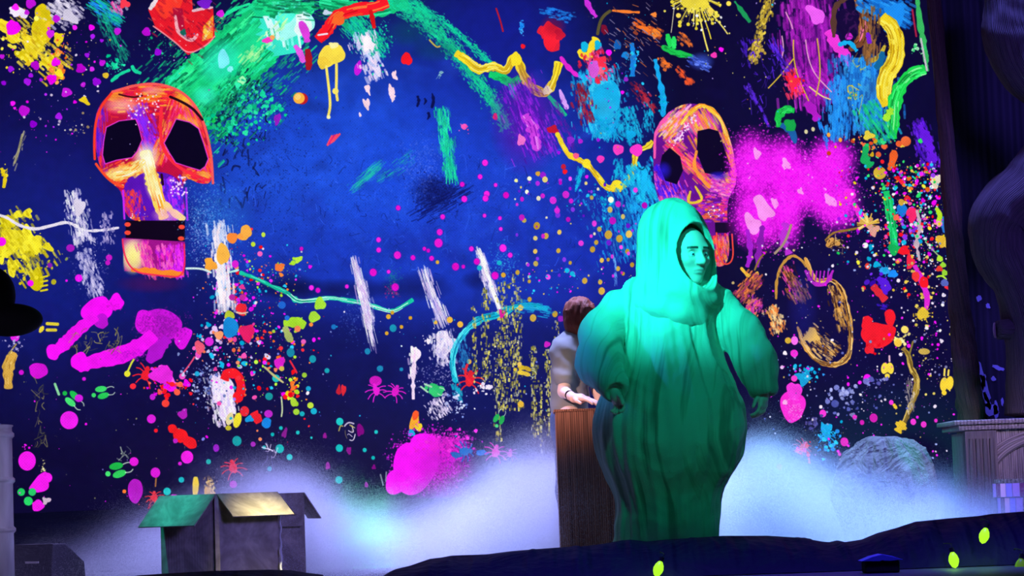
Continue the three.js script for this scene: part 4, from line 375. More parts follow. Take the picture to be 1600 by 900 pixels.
  for (const [x, y, r] of [[689, 379, 0], [682, 382, 7], [580, 428, 6], [618, 401, 6], [589, 393, 4], [589, 377, 4], [684, 365, 5], [723, 313, 5], [689, 341, 4], [708, 419, 6], [741, 411, 5], [769, 433, 6], [782, 390, 6], [793, 401, 4], [758, 305, 5], [756, 312, 5], [788, 307, 5], [733, 391, 4], [642, 405, 4], [671, 406, 4], [604, 427, 3], [754, 339, 3], [764, 372, 0], [614, 451, 6], [484, 452, 4], [494, 456, 4], [539, 450, 3], [469, 391, 3], [720, 419, 3], [778, 343, 3], [779, 360, 3], [660, 391, 3], [666, 394, 3], [620, 327, 4], [756, 256, 5], [748, 278, 4], [720, 290, 4], [772, 291, 3]]) if (r) { dot(x, y, r + 1, rgba('#5a18c0', 0.6)); dot(x, y, r, vary('#f018d8', 20), 0.9); }
  for (const [x, y, r] of [[698, 502, 5], [714, 509, 5], [676, 506, 3], [603, 497, 4], [609, 491, 3], [623, 513, 3], [637, 499, 3], [600, 523, 3], [652, 555, 0], [727, 567, 4], [680, 412, 3], [782, 432, 4]]) if (r) dot(x, y, r, vary('#e8b038', 20), 0.95); for (const [x, y] of [[745, 421], [776, 413]]) dot(x, y, 4, '#18b0d0');
  brush([[706, 600], [701, 570], [706, 545], [722, 520], [744, 502], [772, 494], [800, 482], [830, 480], [850, 486]], 11, '#14b8d8', { taper: 0.4, rough: 0.25, hairs: 40, hair: ['#60f0ff', '#0c80a8'] }); blob(779, 492, 5, '#e020a0', 0.3, 1.5); dry(712, 530, 724, 580, 18, ['#1878c0', '#38a8e8'], 110, 0.16, 1.8, 0.6); crawler(728, 596, 22, '#e42434', 0.1); line([[724, 572], [718, 586], [730, 600]], 4, '#f02838'); dry(704, 600, 712, 625, 8, ['#14a8c8'], 40, 0.3, 2.4);
  // hanging yellow flecks
  for (const [x, y0, y1, n, w] of [[752, 450, 600, 130, 12], [780, 440, 640, 240, 18], [800, 430, 640, 220, 14], [826, 540, 680, 150, 8], [848, 545, 680, 150, 9], [862, 500, 640, 90, 8], [735, 480, 600, 70, 5], [770, 520, 690, 110, 10], [836, 600, 715, 60, 3]]) for (let i = 0; i < n; i++) { c.fillStyle = rgba(pick(['#d8c848', '#a89c38', '#f0e468', '#6a6c38', '#c8c8a0']), rnd(0.5, 0.95)); const y = rnd(y0, y1); c.fillRect(x + gauss() * w * 0.5, y, rnd(1, 3.2), rnd(1.5, 7)); }
  beetle(808, 580, 12, 0.2, '#e8c83a'); beetle(816, 582, 12, 0.4, '#e0bc38'); for (const [x, y, r] of [[822, 470, 4], [852, 566, 0], [827, 499, 6], [861, 493, 5], [805, 571, 4], [934, 457, 6], [808, 483, 5], [932, 443, 4], [868, 394, 4], [835, 355, 6], [849, 371, 5], [870, 365, 4], [886, 413, 3], [921, 392, 5], [935, 409, 4], [927, 381, 4], [908, 441, 5], [946, 369, 7], [963, 375, 6], [978, 368, 6], [982, 416, 4], [975, 395, 4], [945, 408, 3], [960, 422, 4], [968, 430, 3], [832, 395, 4], [804, 428, 4], [822, 442, 3]]) if (r) dot(x, y, r, vary('#d8b048', 25), 0.85, 0.2); blob(848, 540, 5, '#d020c8'); blob(868, 613, 7, '#e030a0', 0.4, 1.5); blob(868, 604, 6, '#ff30a8', 0.5); dot(869, 633, 0, GOLD); dot(806, 633, 5, '#e8b838'); blob(868, 536, 5, '#a820c8'); blob(870, 500, 5, '#8a20b0');
  for (let i = 0; i < 70; i++) { const x = rnd(800, 1000), y = rnd(280, 440), r = rnd(1.2, 5); dot(x, y, r, vary(pick(['#d01cd8', '#a81cd8', '#e83ae0', '#7a2ae0', '#d8c068', '#f0e8c8'])), rnd(0.75, 1)); } for (const [x, y, r] of [[845, 308, 4], [812, 342, 5], [861, 315, 6], [881, 306, 6], [889, 316, 4], [867, 331, 5], [884, 345, 4], [850, 370, 0], [888, 428, 0], [882, 425, 4], [890, 430, 4], [953, 347, 6], [1003, 323, 5], [962, 321, 5]]) if (r) dot(x, y, r, vary('#d020d0'), 0.9); dot(881, 425, 4, CYA); dot(889, 430, 4, CYA); even(800, 420, 940, 470, 40, ['#d8b048', CYA, MAG], 0.8, 3); dry(954, 380, 956, 440, 3, ['#6ab0ff'], 26, 0.2, 1.2); dry(800, 478, 850, 486, 14, ['#18a8e0'], 60, 0.3, 1.8);
  // green and white tuft, crawlers at the foot
  blob(676, 612, 13, '#30c878', 0.3, 0.7); beetle(672, 610, 14, 0.3, '#38d078'); line([[652, 606], [662, 614]], 3, '#a8d8b8'); line([[658, 602], [668, 606]], 3, '#a8d8b8'); dry(672, 625, 685, 650, 26, [WHT, '#d8c8f0'], 110, 0.2, 2.2); drops(705, 632, 10, 16, 60, ['#c8d0ff', '#7a90e0'], 0.8, 3); drops(750, 608, 10, 6, 40, [WHT], 0.8, 4); beetle(772, 656, 13, -1.1, '#38c868'); blob(641, 659, 7, '#ffb030', 0.2, 2, 0.3); blob(643, 650, 5, '#ff5a2a', 0.2, 1.6, 0.3); blob(648, 668, 6, '#f0d030', 0.3); blob(637, 678, 6, '#18a8d8', 0.3);
  blob(640, 730, 34, '#ff10ff', 0.12, 1.25, 0.3); blob(655, 705, 24, '#ff14ff', 0.15, 1.2); blob(612, 755, 18, '#ff14ff', 0.2, 1); spray(660, 720, 34, 30, 3000, '#ff18ff', 0.85, 2); cloud(690, 730, 60, 50, '#c014c8', 0.8); spray(690, 695, 30, 14, 700, '#e820d8', 0.8, 2.4); drops(700, 690, 24, 10, 60, ['#e828d8'], 1, 4); cloud(680, 770, 60, 30, '#a014b8', 0.7); crawler(718, 706, 18, '#2070c8', 1.5); blob(745, 708, 11, '#2070d0', 0.3, 0.4); blob(705, 711, 9, '#2068c0', 0.3, 0.5, 0.3); crawler(766, 708, 18, '#e030b8', 0.2); crawler(788, 710, 12, '#d030b0', 0.2); line([[588, 742], [592, 758]], 2.4, '#8a90a8'); line([[597, 738], [596, 752]], 2, '#8a90a8');
  // loose fine spatter
  even(-40, 0, 330, 300, 90, ['#8a80c0', MAG, '#c8b860'], 0.5, 1.8); even(960, 380, 1200, 680, 120, [MAG, '#8a90e8', '#d8c080'], 0.5, 2.4); even(1180, 380, 1490, 720, 420, ['#6a70c0', WHT, MAG, '#c8b060', '#8a98d8'], 0.5, 2.4); even(480, 480, 870, 700, 160, ['#5a68c8', CYA, '#8a98e0', WHT], 0.4, 1.6); even(920, 0, 1220, 240, 110, ['#a08ad8', '#e07a3a', CYA, '#c8c060'], 0.4, 1.8); even(20, 560, 420, 790, 120, ['#6a60b0', MAG, '#8a8a68'], 0.4, 1.6); even(1300, 260, 1480, 420, 420, [MAG, RED, CYA, YEL, WHT, GRN, PUR], 0.5, 2.8);
  for (let i = 0; i < 60; i++) { const x = rnd(940, 1030), y = rnd(0, 120); line([[x, y], [x + rnd(4, 10), y + rnd(3, 8)]], rnd(0.6, 1.6), pick(['#6a5a78', '#a85a38', '#8a80a8'])); }
  // grain of the cloth it is thrown on
  c.setTransform(1, 0, 0, 1, 0, 0);
  const im = c.getImageData(0, 0, W, H), d = im.data;
  for (let y = 0; y < H; y++) for (let x = 0; x < W; x++) { const i = (y * W + x) * 4, k = 0.95 + 0.09 * R() + 0.05 * Math.sin(x * 1.1) * Math.sin(y * 1.1) + 0.07 * perlin.noise(x * 0.05, y * 0.05, 4); d[i] *= k; d[i + 1] *= k; d[i + 2] *= k; }
  c.putImageData(im, 0, 0);
  const t = new THREE.CanvasTexture(cv); t.colorSpace = THREE.SRGBColorSpace; t.magFilter = THREE.LinearFilter;
  return t;
}
{
  const t = paintScreen(), s = thing('backdrop_screen', 'huge glowing backdrop screen splattered with neon paint, skulls and bugs', 'screen', [(SX0 + SX1) / 2, 0, SZ]);
  obj('screen_surface', new THREE.PlaneGeometry(SW, SH).translate(0, SY0 + SH / 2, 0), mat({ color: 0x000000, roughness: 1, emissive: 0xffffff, emissiveMap: t, emissiveIntensity: 1 }), s);
  obj('screen_casing', box(SW + 0.06, SH + 0.06, 0.06, 0, SY0 + SH / 2, -0.035), M.black, s);
  obj('plinth', box(SW + 0.3, SY0, 0.3, 0, SY0 / 2, -0.02), mat({ color: lin(0.03, 0.035, 0.08), roughness: 0.85, map: rep(grime, 1) }), s);
  const l = new THREE.RectAreaLight(new THREE.Color(0.28, 0.2, 0.9), 0.12, SW, SH); l.name = 'screen_glow'; l.position.set((SX0 + SX1) / 2, SY0 + SH / 2, SZ + 0.03); l.rotation.y = Math.PI; scene.add(l);
}

// ------------------------------------------------------------ the costumed performer
const S0 = 1 / pxAt(0);                                          // metres per measured unit at the performer's depth
function humanHead(c, s, yaw, pitch) {                            // a head of height s with a face, looking along +z before it is turned
  const m = new THREE.Matrix4().makeRotationFromEuler(new THREE.Euler(pitch, yaw, 0, 'YXZ')), inv = m.clone().transpose(), e = inv.elements, v = (x, y, z) => new THREE.Vector3(x, y, z);
  const parts = [[ellipsoid(v(0, 0.12, -0.05), 0.335, 0.39, 0.40), 0.1], [ellipsoid(v(0, -0.18, 0.07), 0.25, 0.27, 0.27), 0.14], [capsule(v(-0.15, 0.14, 0.27), v(0.15, 0.14, 0.27), 0.07, 0.07), 0.08], [ellipsoid(v(-0.17, -0.05, 0.24), 0.09, 0.08, 0.08), 0.1], [ellipsoid(v(0.17, -0.05, 0.24), 0.09, 0.08, 0.08), 0.1], [capsule(v(0, 0.1, 0.33), v(0, -0.08, 0.43), 0.035, 0.058), 0.06], [ellipsoid(v(-0.05, -0.1, 0.38), 0.04, 0.035, 0.05), 0.03], [ellipsoid(v(0.05, -0.1, 0.38), 0.04, 0.035, 0.05), 0.03], [ellipsoid(v(0, -0.385, 0.22), 0.1, 0.08, 0.09), 0.1], [ellipsoid(v(-0.335, 0.0, -0.04), 0.04, 0.12, 0.08), 0.03], [ellipsoid(v(0.335, 0.0, -0.04), 0.04, 0.12, 0.08), 0.03]];
  const sockets = [v(-0.135, 0.045, 0.37), v(0.135, 0.045, 0.37)], balls = [ellipsoid(v(-0.13, 0.04, 0.262), 0.07, 0.07, 0.07), ellipsoid(v(0.13, 0.04, 0.262), 0.07, 0.07, 0.07)], up = ellipsoid(v(0, -0.215, 0.315), 0.1, 0.026, 0.05), low = ellipsoid(v(0, -0.262, 0.305), 0.085, 0.03, 0.05);
  const local = (x, y, z) => { x = (x - c.x) / s; y = (y - c.y) / s; z = (z - c.z) / s; return [e[0] * x + e[4] * y + e[8] * z, e[1] * x + e[5] * y + e[9] * z, e[2] * x + e[6] * y + e[10] * z]; };
  const field = (x, y, z) => {
    const p = local(x, y, z); let d = 9;
    for (const [f, k] of parts) d = smin(d, f(...p), k);
    for (const q of sockets) d = smax(d, -(len(p[0] - q.x, (p[1] - q.y) * 1.3, p[2] - q.z) - 0.085), 0.05);
    for (const f of balls) d = Math.min(d, f(...p));
    d = smin(d, up(...p), 0.025); d = smin(d, low(...p), 0.025); d = smax(d, -capsule(v(-0.1, -0.237, 0.37), v(0.1, -0.237, 0.37), 0.012, 0.012)(...p), 0.02);
    return d * s;
  };
  return { field, local };
}
function handBones(wrist, dir, across, s, curl) {                 // palm, four unequal fingers of three bones and a thumb from the side of the palm
  const d = dir.clone().normalize(), a = across.clone().normalize(), n = d.clone().cross(a).normalize(), P = (u, v, w) => wrist.clone().addScaledVector(d, u * s).addScaledVector(a, v * s).addScaledVector(n, w * s), out = [];
  out.push(capsule(P(0, 0, 0), P(0.05, 0, 0), 0.026 * s, 0.03 * s), capsule(P(0.03, -0.018, 0), P(0.085, -0.03, 0), 0.02 * s, 0.014 * s), capsule(P(0.03, 0.018, 0), P(0.085, 0.03, 0), 0.02 * s, 0.014 * s), capsule(P(0.04, 0, 0), P(0.09, 0, 0), 0.02 * s, 0.014 * s));
  [[-0.033, 0.062, 0.0095], [-0.011, 0.078, 0.0098], [0.011, 0.083, 0.0098], [0.033, 0.072, 0.0096]].forEach(([v, L, r]) => {
    let p = P(0.088, v, 0), ang = 0.15 + curl * 0.3;
    for (const k of [0.45, 0.32, 0.23]) { const q = p.clone().addScaledVector(d, Math.cos(ang) * L * k * s).addScaledVector(n, Math.sin(ang) * L * k * s).addScaledVector(a, v * 0.18 * k * s); out.push(capsule(p, q, r * s, r * s * 0.9)); p = q; ang += curl * 0.55; }
  });
  const t0 = P(0.028, 0.03, 0.004), t1 = P(0.058, 0.056, 0.016), t2 = P(0.09, 0.062, 0.026); out.push(capsule(t0, t1, 0.014 * s, 0.0115 * s), capsule(t1, t2, 0.0115 * s, 0.009 * s));
  return (x, y, z) => { let r = 9; out.forEach((f, i) => { r = i < 4 ? smin(r, f(x, y, z), 0.012) : smin(r, f(x, y, z), 0.004); }); return r; };
}
function paint(g, f) { const p = g.attributes.position, col = []; for (let i = 0; i < p.count; i++) col.push(...f(p.getX(i), p.getY(i), p.getZ(i))); g.setAttribute('color', new THREE.Float32BufferAttribute(col, 3)); return g; }
const SKIN = [0.72, 0.5, 0.4];
function faceColour(head) {
  return (x, y, z) => {
    const [a, b, c] = head.local(x, y, z), k = Math.abs(a);
    if (c > 0.15) {
      if (len(k - 0.13, b - 0.038) < 0.022 && c > 0.25) return [0.01, 0.01, 0.02];
      if (len(k - 0.13, (b - 0.04) * 1.5) < 0.055 && c > 0.27) return [0.7, 0.7, 0.7];
      if (Math.abs(b - 0.155 - 0.1 * (0.13 - k) * (k > 0.13 ? 1 : -0.4)) < 0.02 && k > 0.05 && k < 0.23) return [0.06, 0.04, 0.03];
      if (k < 0.1 && b < -0.19 && b > -0.295 && c > 0.28) return [0.62, 0.4, 0.34];
    }
    return SKIN;
  };
}
{
  const base = at(1045, 880, 0); base.y = 0;
  const person = thing('person', 'person in bulky teal-lit sackcloth suit and hood, arms hanging, amid fog', 'person', base);
  const V = (px, py, zp = 0) => at(px, py, zp * S0).sub(base), r = (p) => p * S0;
  // sack suit: padded trunk, wide belly, narrowing skirt, loose sleeves
  const trunk = [[ellipsoid(V(1047, 515), r(70), r(72), r(60)), 0], [ellipsoid(V(1046, 590, 5), r(80), r(95), r(78)), r(40)], [ellipsoid(V(1048, 668, 10), r(120), r(98), r(104)), r(60)], [capsule(V(1046, 730, 5), V(1044, 800), r(94), r(72)), r(50)], [capsule(V(1044, 805), V(1042, 872), r(72), r(80)), r(40)], [capsule(V(1004, 466), V(1096, 466), r(34), r(34)), r(40)], [capsule(V(988, 835, 24), V(984, 872, 30), r(24), r(30)), r(20)], [capsule(V(1092, 835, 24), V(1094, 872, 30), r(24), r(30)), r(20)]];
  const sleeves = [[[968, 482, 0, 33], [941, 520, 20, 34], [938, 566, 62, 33], [958, 604, 118, 25]], [[1122, 478, 0, 33], [1158, 520, 6, 31], [1182, 566, 14, 28], [1192, 604, 22, 22]]].map((l) => l.map(([x, y, z, q]) => [V(x, y, z), r(q)])), cuffs = [];
  for (const l of sleeves) cuffs.push(l[3]);
  const wristDir = sleeves.map((l) => l[3][0].clone().sub(l[2][0]).normalize());
  const arms = sleeves.map((l) => l.slice(1).map(([p, q], i) => capsule(l[i][0], p, l[i][1], q)));
  const folds = (x, y, z) => { const th = Math.atan2(x, z + 0.05); return 0.024 * perlin.noise(th * 4, y * 1.2, 2.2) + 0.014 * Math.abs(perlin.noise(x * 2 + 4, y * 7 - Math.abs(x) * 5, z * 2)) + 0.016 * perlin.noise(th * 9, y * 1.6 + x * 2, 5.1) + 0.007 * fbm(x * 9, y * 5, z * 9, 2) + 0.012 * Math.pow(Math.abs(perlin.noise(x * 3 + y * 2.5, y * 4 - x * 3, z * 3 + 9)), 0.7); };
  const hem = V(1044, 884).y;
  const suitField = (x, y, z) => {
    let d = 9; for (const [f, k] of trunk) d = k ? smin(d, f(x, y, z), k) : Math.min(d, f(x, y, z));
    d += folds(x, y, z);
    arms.forEach((a, i) => { let s = 9; for (const f of a) s = smin(s, f(x, y, z), r(22)); s += 0.7 * folds(x * 1.7 + 3, y * 1.4, z * 1.7); const [p, q] = cuffs[i], w = wristDir[i]; s = smax(s, -(len(x - p.x - w.x * q, y - p.y - w.y * q, z - p.z - w.z * q) - q * 0.74), 0.01); d = smin(d, s, r(5)); });
    return Math.max(d, 0.012 - y);
  };
  obj('suit', net(suitField, [-0.68, -0.01, -0.5], [0.72, 1.7, 0.62], 0.011), M.suit, person);
  // hood with a face opening and a cowl falling to the chest
  const hc = V(1066, 402, 10), yaw = 0.55, face = new THREE.Vector3(Math.sin(yaw), -0.08, Math.cos(yaw)), open = hc.clone().addScaledVector(face, r(66));
  const hoodParts = [[ellipsoid(V(1054, 398), r(60), r(78), r(62)), 0], [ellipsoid(V(1046, 350), r(34), r(32), r(34)), r(40)], [ellipsoid(V(1066, 470, 24), r(50), r(56), r(48)), r(40)], [ellipsoid(V(1050, 470), r(68), r(36), r(58)), r(40)]];
  const side = new THREE.Vector3(Math.cos(yaw), 0, -Math.sin(yaw)), dome = ellipsoid(V(1054, 398), r(50), r(66), r(52));
  const openField = (x, y, z) => { const px = x - hc.x, py = y - hc.y, pz = z - hc.z, u = px * side.x + pz * side.z, w = px * face.x + pz * face.z; return Math.max((len(u / r(39), (py + r(2)) / r(52)) - 1) * r(39), -w + r(6)); };
  const hoodField = (x, y, z) => {
    let d = 9; for (const [f, k] of hoodParts) d = k ? smin(d, f(x, y, z), k) : Math.min(d, f(x, y, z));
    d += 0.008 * perlin.noise(x * 12, y * 7, z * 12) + 0.006 * fbm(x * 16, y * 12, z * 16, 2) + 0.012 * Math.sin(y * 34 + x * 12) * smooth(V(1066, 435).y, V(1066, 480).y, y);
    const rim = Math.abs(openField(x, y, z));
    d = smin(d, len(rim, Math.max(0, d)) - 0.016, 0.02);
    d = smax(d, -openField(x, y, z), 0.015);
    return smax(d, -dome(x, y, z), 0.01);
  };
  obj('hood', net(hoodField, [hc.x - 0.42, hc.y - 0.62, -0.36], [hc.x + 0.36, hc.y + 0.36, 0.42], 0.007), M.suit, person);
  // the wearer: one body, most of it under the suit
  const hs = 0.335, head = humanHead(hc.clone().addScaledVector(face, r(16)), hs, yaw, 0.08), hips = V(1046, 690), neck = V(1056, 440);
  const bones = [capsule(neck, V(1050, 460), 0.055, 0.06), capsule(V(1050, 500), V(1047, 600), 0.15, 0.14), capsule(V(1047, 600), hips, 0.14, 0.15), capsule(V(1020, 700), V(1012, 790), 0.09, 0.06), capsule(V(1012, 790), V(1006, 866), 0.06, 0.04), capsule(V(1070, 700), V(1080, 790), 0.09, 0.06), capsule(V(1080, 790), V(1082, 866), 0.06, 0.04), capsule(V(1006, 870, 0), V(1004, 872, 40), 0.035, 0.03), capsule(V(1082, 870, 0), V(1084, 872, 40), 0.035, 0.03)];
  for (const l of sleeves) for (let i = 1; i < 4; i++) bones.push(capsule(l[i - 1][0], l[i][0], 0.055 - i * 0.006, 0.049 - i * 0.006));
  const hands = sleeves.map((l, i) => handBones(l[3][0].clone().add(new THREE.Vector3(0, -0.02, 0)), l[3][0].clone().sub(l[2][0]).multiplyScalar(0.5).add(new THREE.Vector3(i ? -0.03 : 0.05, -0.14, i ? 0.03 : 0.0)), new THREE.Vector3(i ? -0.5 : 0.55, 0, 0.8), 1.05, 0.9));
  const bodyField = (x, y, z) => { let d = 9; for (const f of bones) d = smin(d, f(x, y, z), 0.04); return Math.max(d, 0.014 - y); };
  const cut = neck.y + 0.0;
  const geos = [net((x, y, z) => smin(bodyField(x, y, z), y > cut - 0.1 ? head.field(x, y, z) : 9, 0.02), [-0.62, -0.01, -0.3], [0.66, cut, 0.4], 0.014)];
  geos.push(net((x, y, z) => smin(head.field(x, y, z), bodyField(x, y, z), 0.03), [hc.x - 0.2, cut - 0.06, -0.22], [hc.x + 0.3, hc.y + 0.24, 0.3], 0.0046));
  sleeves.forEach((l, i) => { const p = l[3][0]; geos.push(net((x, y, z) => smin(hands[i](x, y, z), bodyField(x, y, z), 0.01), [p.x - 0.13, p.y - 0.26, p.z - 0.12], [p.x + 0.13, p.y + 0.02, p.z + 0.16], 0.0045)); });
  obj('body', paint(mergeGeometries(geos), faceColour(head)), M.skin, person);
}
// ------------------------------------------------------------ the helper behind, and the tall crate
{
  const z = -1.3, base = at(896, 870, z); base.y = 0;
  const crate = thing('tall_crate', 'tall reddish-brown crate in the fog behind the teal suited person', 'crate', [0, 0, 0]);
  const a = at(868, 645, -0.62), top = at(868, 640, -0.62).y, w = 0.46, d = 0.36;
  crate.position.set(a.x, 0, -0.62 - d);
  M.crate = mat({ color: lin(0.55, 0.24, 0.15), roughness: 0.85, map: rep(woodGrain, 2, 0.6), bumpMap: rep(woodGrain, 2, 0.6), bumpScale: 0.002 });
  obj('front_panel', box(w, top - 0.014, 0.015, w / 2, (top - 0.014) / 2, d), M.crate, crate);
  obj('side_panel', box(0.015, top - 0.014, d - 0.015, 0.0075, (top - 0.014) / 2, d / 2), M.crate, crate);
  obj('side_panel', box(0.015, top - 0.014, d - 0.015, w - 0.0075, (top - 0.014) / 2, d / 2), M.crate, crate);
  obj('back_panel', box(w - 0.03, top - 0.014, 0.015, w / 2, (top - 0.014) / 2, 0.0075), M.crate, crate);
  obj('lid', box(w + 0.02, 0.014, d + 0.03, w / 2, top - 0.007, d / 2), M.crate, crate);

  const person = thing('person', 'red-haired person in grey T-shirt leaning a hand on the tall crate', 'person', base);
  const V = (px, py, zz = 0) => at(px, py, z + zz).sub(base), hcen = V(908, 498), s = 0.235, head = humanHead(hcen, s, 2.5, 0.15);
  const sh = V(893, 548), hip = V(889, 655), neck = V(904, 522), shL = V(880, 552, 0.1), shR = V(920, 552, -0.1), elbow = V(882, 612, 0.18), wrist = V(897, 632, 0.5), lidY = at(868, 640, -0.62).y;
  wrist.y = lidY + 0.072;
  const torso = (x, y, zz) => { let d = capsule(sh, hip, 0.115, 0.105)(x, y, zz); d = smin(d, capsule(shL, shR, 0.06, 0.06)(x, y, zz), 0.08); return d; };
  const limbs = [capsule(neck, sh, 0.052, 0.06), capsule(shL, elbow, 0.046, 0.038), capsule(elbow, wrist, 0.036, 0.026), capsule(shR, V(934, 610, -0.05), 0.046, 0.038), capsule(V(934, 610, -0.05), V(940, 640, 0.1), 0.036, 0.026), capsule(hip.clone().add(new THREE.Vector3(0, 0, 0.08)), new THREE.Vector3(-0.02, 0.46, 0.1), 0.085, 0.055), capsule(new THREE.Vector3(-0.02, 0.46, 0.1), new THREE.Vector3(-0.02, 0.07, 0.08), 0.055, 0.038), capsule(hip.clone().add(new THREE.Vector3(0, 0, -0.08)), new THREE.Vector3(0, 0.46, -0.1), 0.085, 0.055), capsule(new THREE.Vector3(0, 0.46, -0.1), new THREE.Vector3(0, 0.07, -0.1), 0.055, 0.038), capsule(new THREE.Vector3(-0.03, 0.035, 0.08), new THREE.Vector3(0.13, 0.032, 0.06), 0.034, 0.03), capsule(new THREE.Vector3(-0.01, 0.035, -0.1), new THREE.Vector3(0.15, 0.032, -0.12), 0.034, 0.03)];
  const hand = handBones(wrist, new THREE.Vector3(0.7, -0.1, 0.45), new THREE.Vector3(-0.55, 0.0, 0.8), 1, 0.25);
  const bodyField = (x, y, zz) => { let d = torso(x, y, zz) + 0.012; for (const f of limbs) d = smin(d, f(x, y, zz), 0.03); return d; };
  const all = (x, y, zz) => smin(smin(bodyField(x, y, zz), head.field(x, y, zz), 0.03), hand(x, y, zz), 0.012);
  const g = mergeGeometries([net(bodyField, [-0.35, -0.02, -0.36], [0.42, hcen.y - 0.06, 0.36], 0.013), net((x, y, zz) => smin(head.field(x, y, zz), bodyField(x, y, zz), 0.03), [hcen.x - 0.2, hcen.y - 0.16, hcen.z - 0.2], [hcen.x + 0.2, hcen.y + 0.2, hcen.z + 0.2], 0.005), net((x, y, zz) => smin(hand(x, y, zz), bodyField(x, y, zz), 0.012), [wrist.x - 0.05, wrist.y - 0.09, wrist.z - 0.1], [wrist.x + 0.24, wrist.y + 0.09, wrist.z + 0.2], 0.0045)]);
  obj('body', paint(g, faceColour(head)), M.skin, person);
  const shirtWr = (x, y, zz) => 0.006 * perlin.noise(x * 14, y * 16, zz * 14) + 0.006 * Math.sin(y * 60 + x * 40) * 0.5;
  obj('shirt', net((x, y, zz) => { let d = torso(x, y, zz) - 0.012; d = smin(d, capsule(shL, shL.clone().lerp(elbow, 0.62), 0.066, 0.07)(x, y, zz), 0.04); d = smin(d, capsule(shR, shR.clone().lerp(V(934, 610, -0.05), 0.62), 0.066, 0.07)(x, y, zz), 0.04); d += shirtWr(x, y, zz); d = smax(d, hip.y - 0.06 - y, 0.01); return smax(d, -(capsule(neck.clone(), neck.clone().add(new THREE.Vector3(0, 0.2, 0)), 0.062, 0.07)(x, y, zz)), 0.01); }, [-0.36, hip.y - 0.1, -0.36], [0.36, neck.y + 0.06, 0.38], 0.009), mat({ color: lin(0.2, 0.21, 0.2), roughness: 0.9, bumpMap: rep(weave, 9), bumpScale: 0.001 }), person);
  obj('trousers', net((x, y, zz) => { let d = capsule(hip, hip.clone().add(new THREE.Vector3(0, -0.08, 0)), 0.118, 0.118)(x, y, zz); for (const f of limbs.slice(5, 9)) d = smin(d, f(x, y, zz) - 0.016, 0.04); d += 0.006 * perlin.noise(x * 12, y * 9, zz * 12); d = smax(d, y - hip.y - 0.05, 0.01); return Math.max(d, 0.05 - y); }, [-0.3, 0.02, -0.34], [0.32, hip.y + 0.1, 0.36], 0.012), mat({ color: lin(0.05, 0.09, 0.2), roughness: 0.9, bumpMap: rep(weave, 12), bumpScale: 0.001 }), person);
  const dir = new THREE.Vector3(Math.sin(2.5), -0.1, Math.cos(2.5));
  obj('hair', net((x, y, zz) => { const f = head.local(x, y, zz); let d = ellipsoid(new THREE.Vector3(0, 0.14, -0.08), 0.42, 0.44, 0.46)(...f) * s; d = smin(d, ellipsoid(new THREE.Vector3(0, -0.2, -0.22), 0.34, 0.3, 0.24)(...f) * s, 0.04); d += 0.008 * perlin.noise(x * 60, y * 9, zz * 60) + 0.006 * perlin.noise(x * 30, y * 20, zz * 30); return smax(d, -(ellipsoid(new THREE.Vector3(0, -0.1, 0.42), 0.3, 0.36, 0.3)(...f) * s), 0.01); }, [hcen.x - 0.24, hcen.y - 0.2, hcen.z - 0.24], [hcen.x + 0.24, hcen.y + 0.22, hcen.z + 0.24], 0.007), mat({ color: lin(0.3, 0.07, 0.03), roughness: 0.6, bumpMap: rep(woodGrain, 12, 2), bumpScale: 0.003 }), person);
}

// ------------------------------------------------------------ cartons, lower left
function carton(name, label, corners, height, flaps, tear) {        // corners: four floor points, in order round the box; flaps: [out, drop] for each side
  const c0 = new THREE.Vector3().addVectors(corners[0], corners[2]).multiplyScalar(0.5), g = thing(name, label, 'cardboard box', [c0.x, 0, c0.z], 'open cardboard cartons'), P = corners.map((p) => p.clone().sub(c0)), up = (p, y) => p.clone().setY(y), t = 0.006;
  for (let i = 0; i < 4; i++) {
    const a = P[i], b = P[(i + 1) % 4], n = new THREE.Vector3(b.z - a.z, 0, a.x - b.x).normalize(), mid = a.clone().add(b).multiplyScalar(0.5);
    if (n.dot(mid) < 0) n.negate();
    obj('side_panel', slab(up(a, 0.002), up(b, 0.002), up(b, height), up(a, height), t), M.card, g);
    const [out, drop] = flaps[i], o = (p) => up(p, height + 0.003).addScaledVector(n, out).setY(height + 0.003 - drop);
    obj('flap', slab(up(a, height + 0.003).addScaledVector(n, 0.004), up(b, height + 0.003).addScaledVector(n, 0.004), o(b), o(a), t), M.card, g);
  }
  obj('base_panel', box(0.2, 0.006, 0.2, 0, 0.005, 0), M.card, g);
  if (tear) {                                                     // torn tape at the corner, and a strip folded along the front corner
    const q = P[2], pts = []; for (let i = 0; i <= 9; i++) pts.push(new THREE.Vector3(q.x + 0.012 + (i % 2) * 0.006, 0.01 + (i / 9) * (height - 0.12), q.z + 0.016 + (i % 3) * 0.003));
    obj('torn_tape', sweep(pts, [0.016, 0.012, 0.018, 0.01, 0.013, 0.012], 60, 8, 0.5, 3, 0.5), M.tape, g).userData.label = 'torn pale tape at the box corner';
    obj('corner_strip', slab(up(P[1], 0.005).add(new THREE.Vector3(-0.012, 0, 0.012)), up(P[1], 0.005).add(new THREE.Vector3(0.014, 0, 0.01)), up(P[1], height - 0.004).add(new THREE.Vector3(0.012, 0, 0.01)), up(P[1], height - 0.004).add(new THREE.Vector3(-0.01, 0, 0.012)), 0.004), M.card, g);
  }
  return g;
}
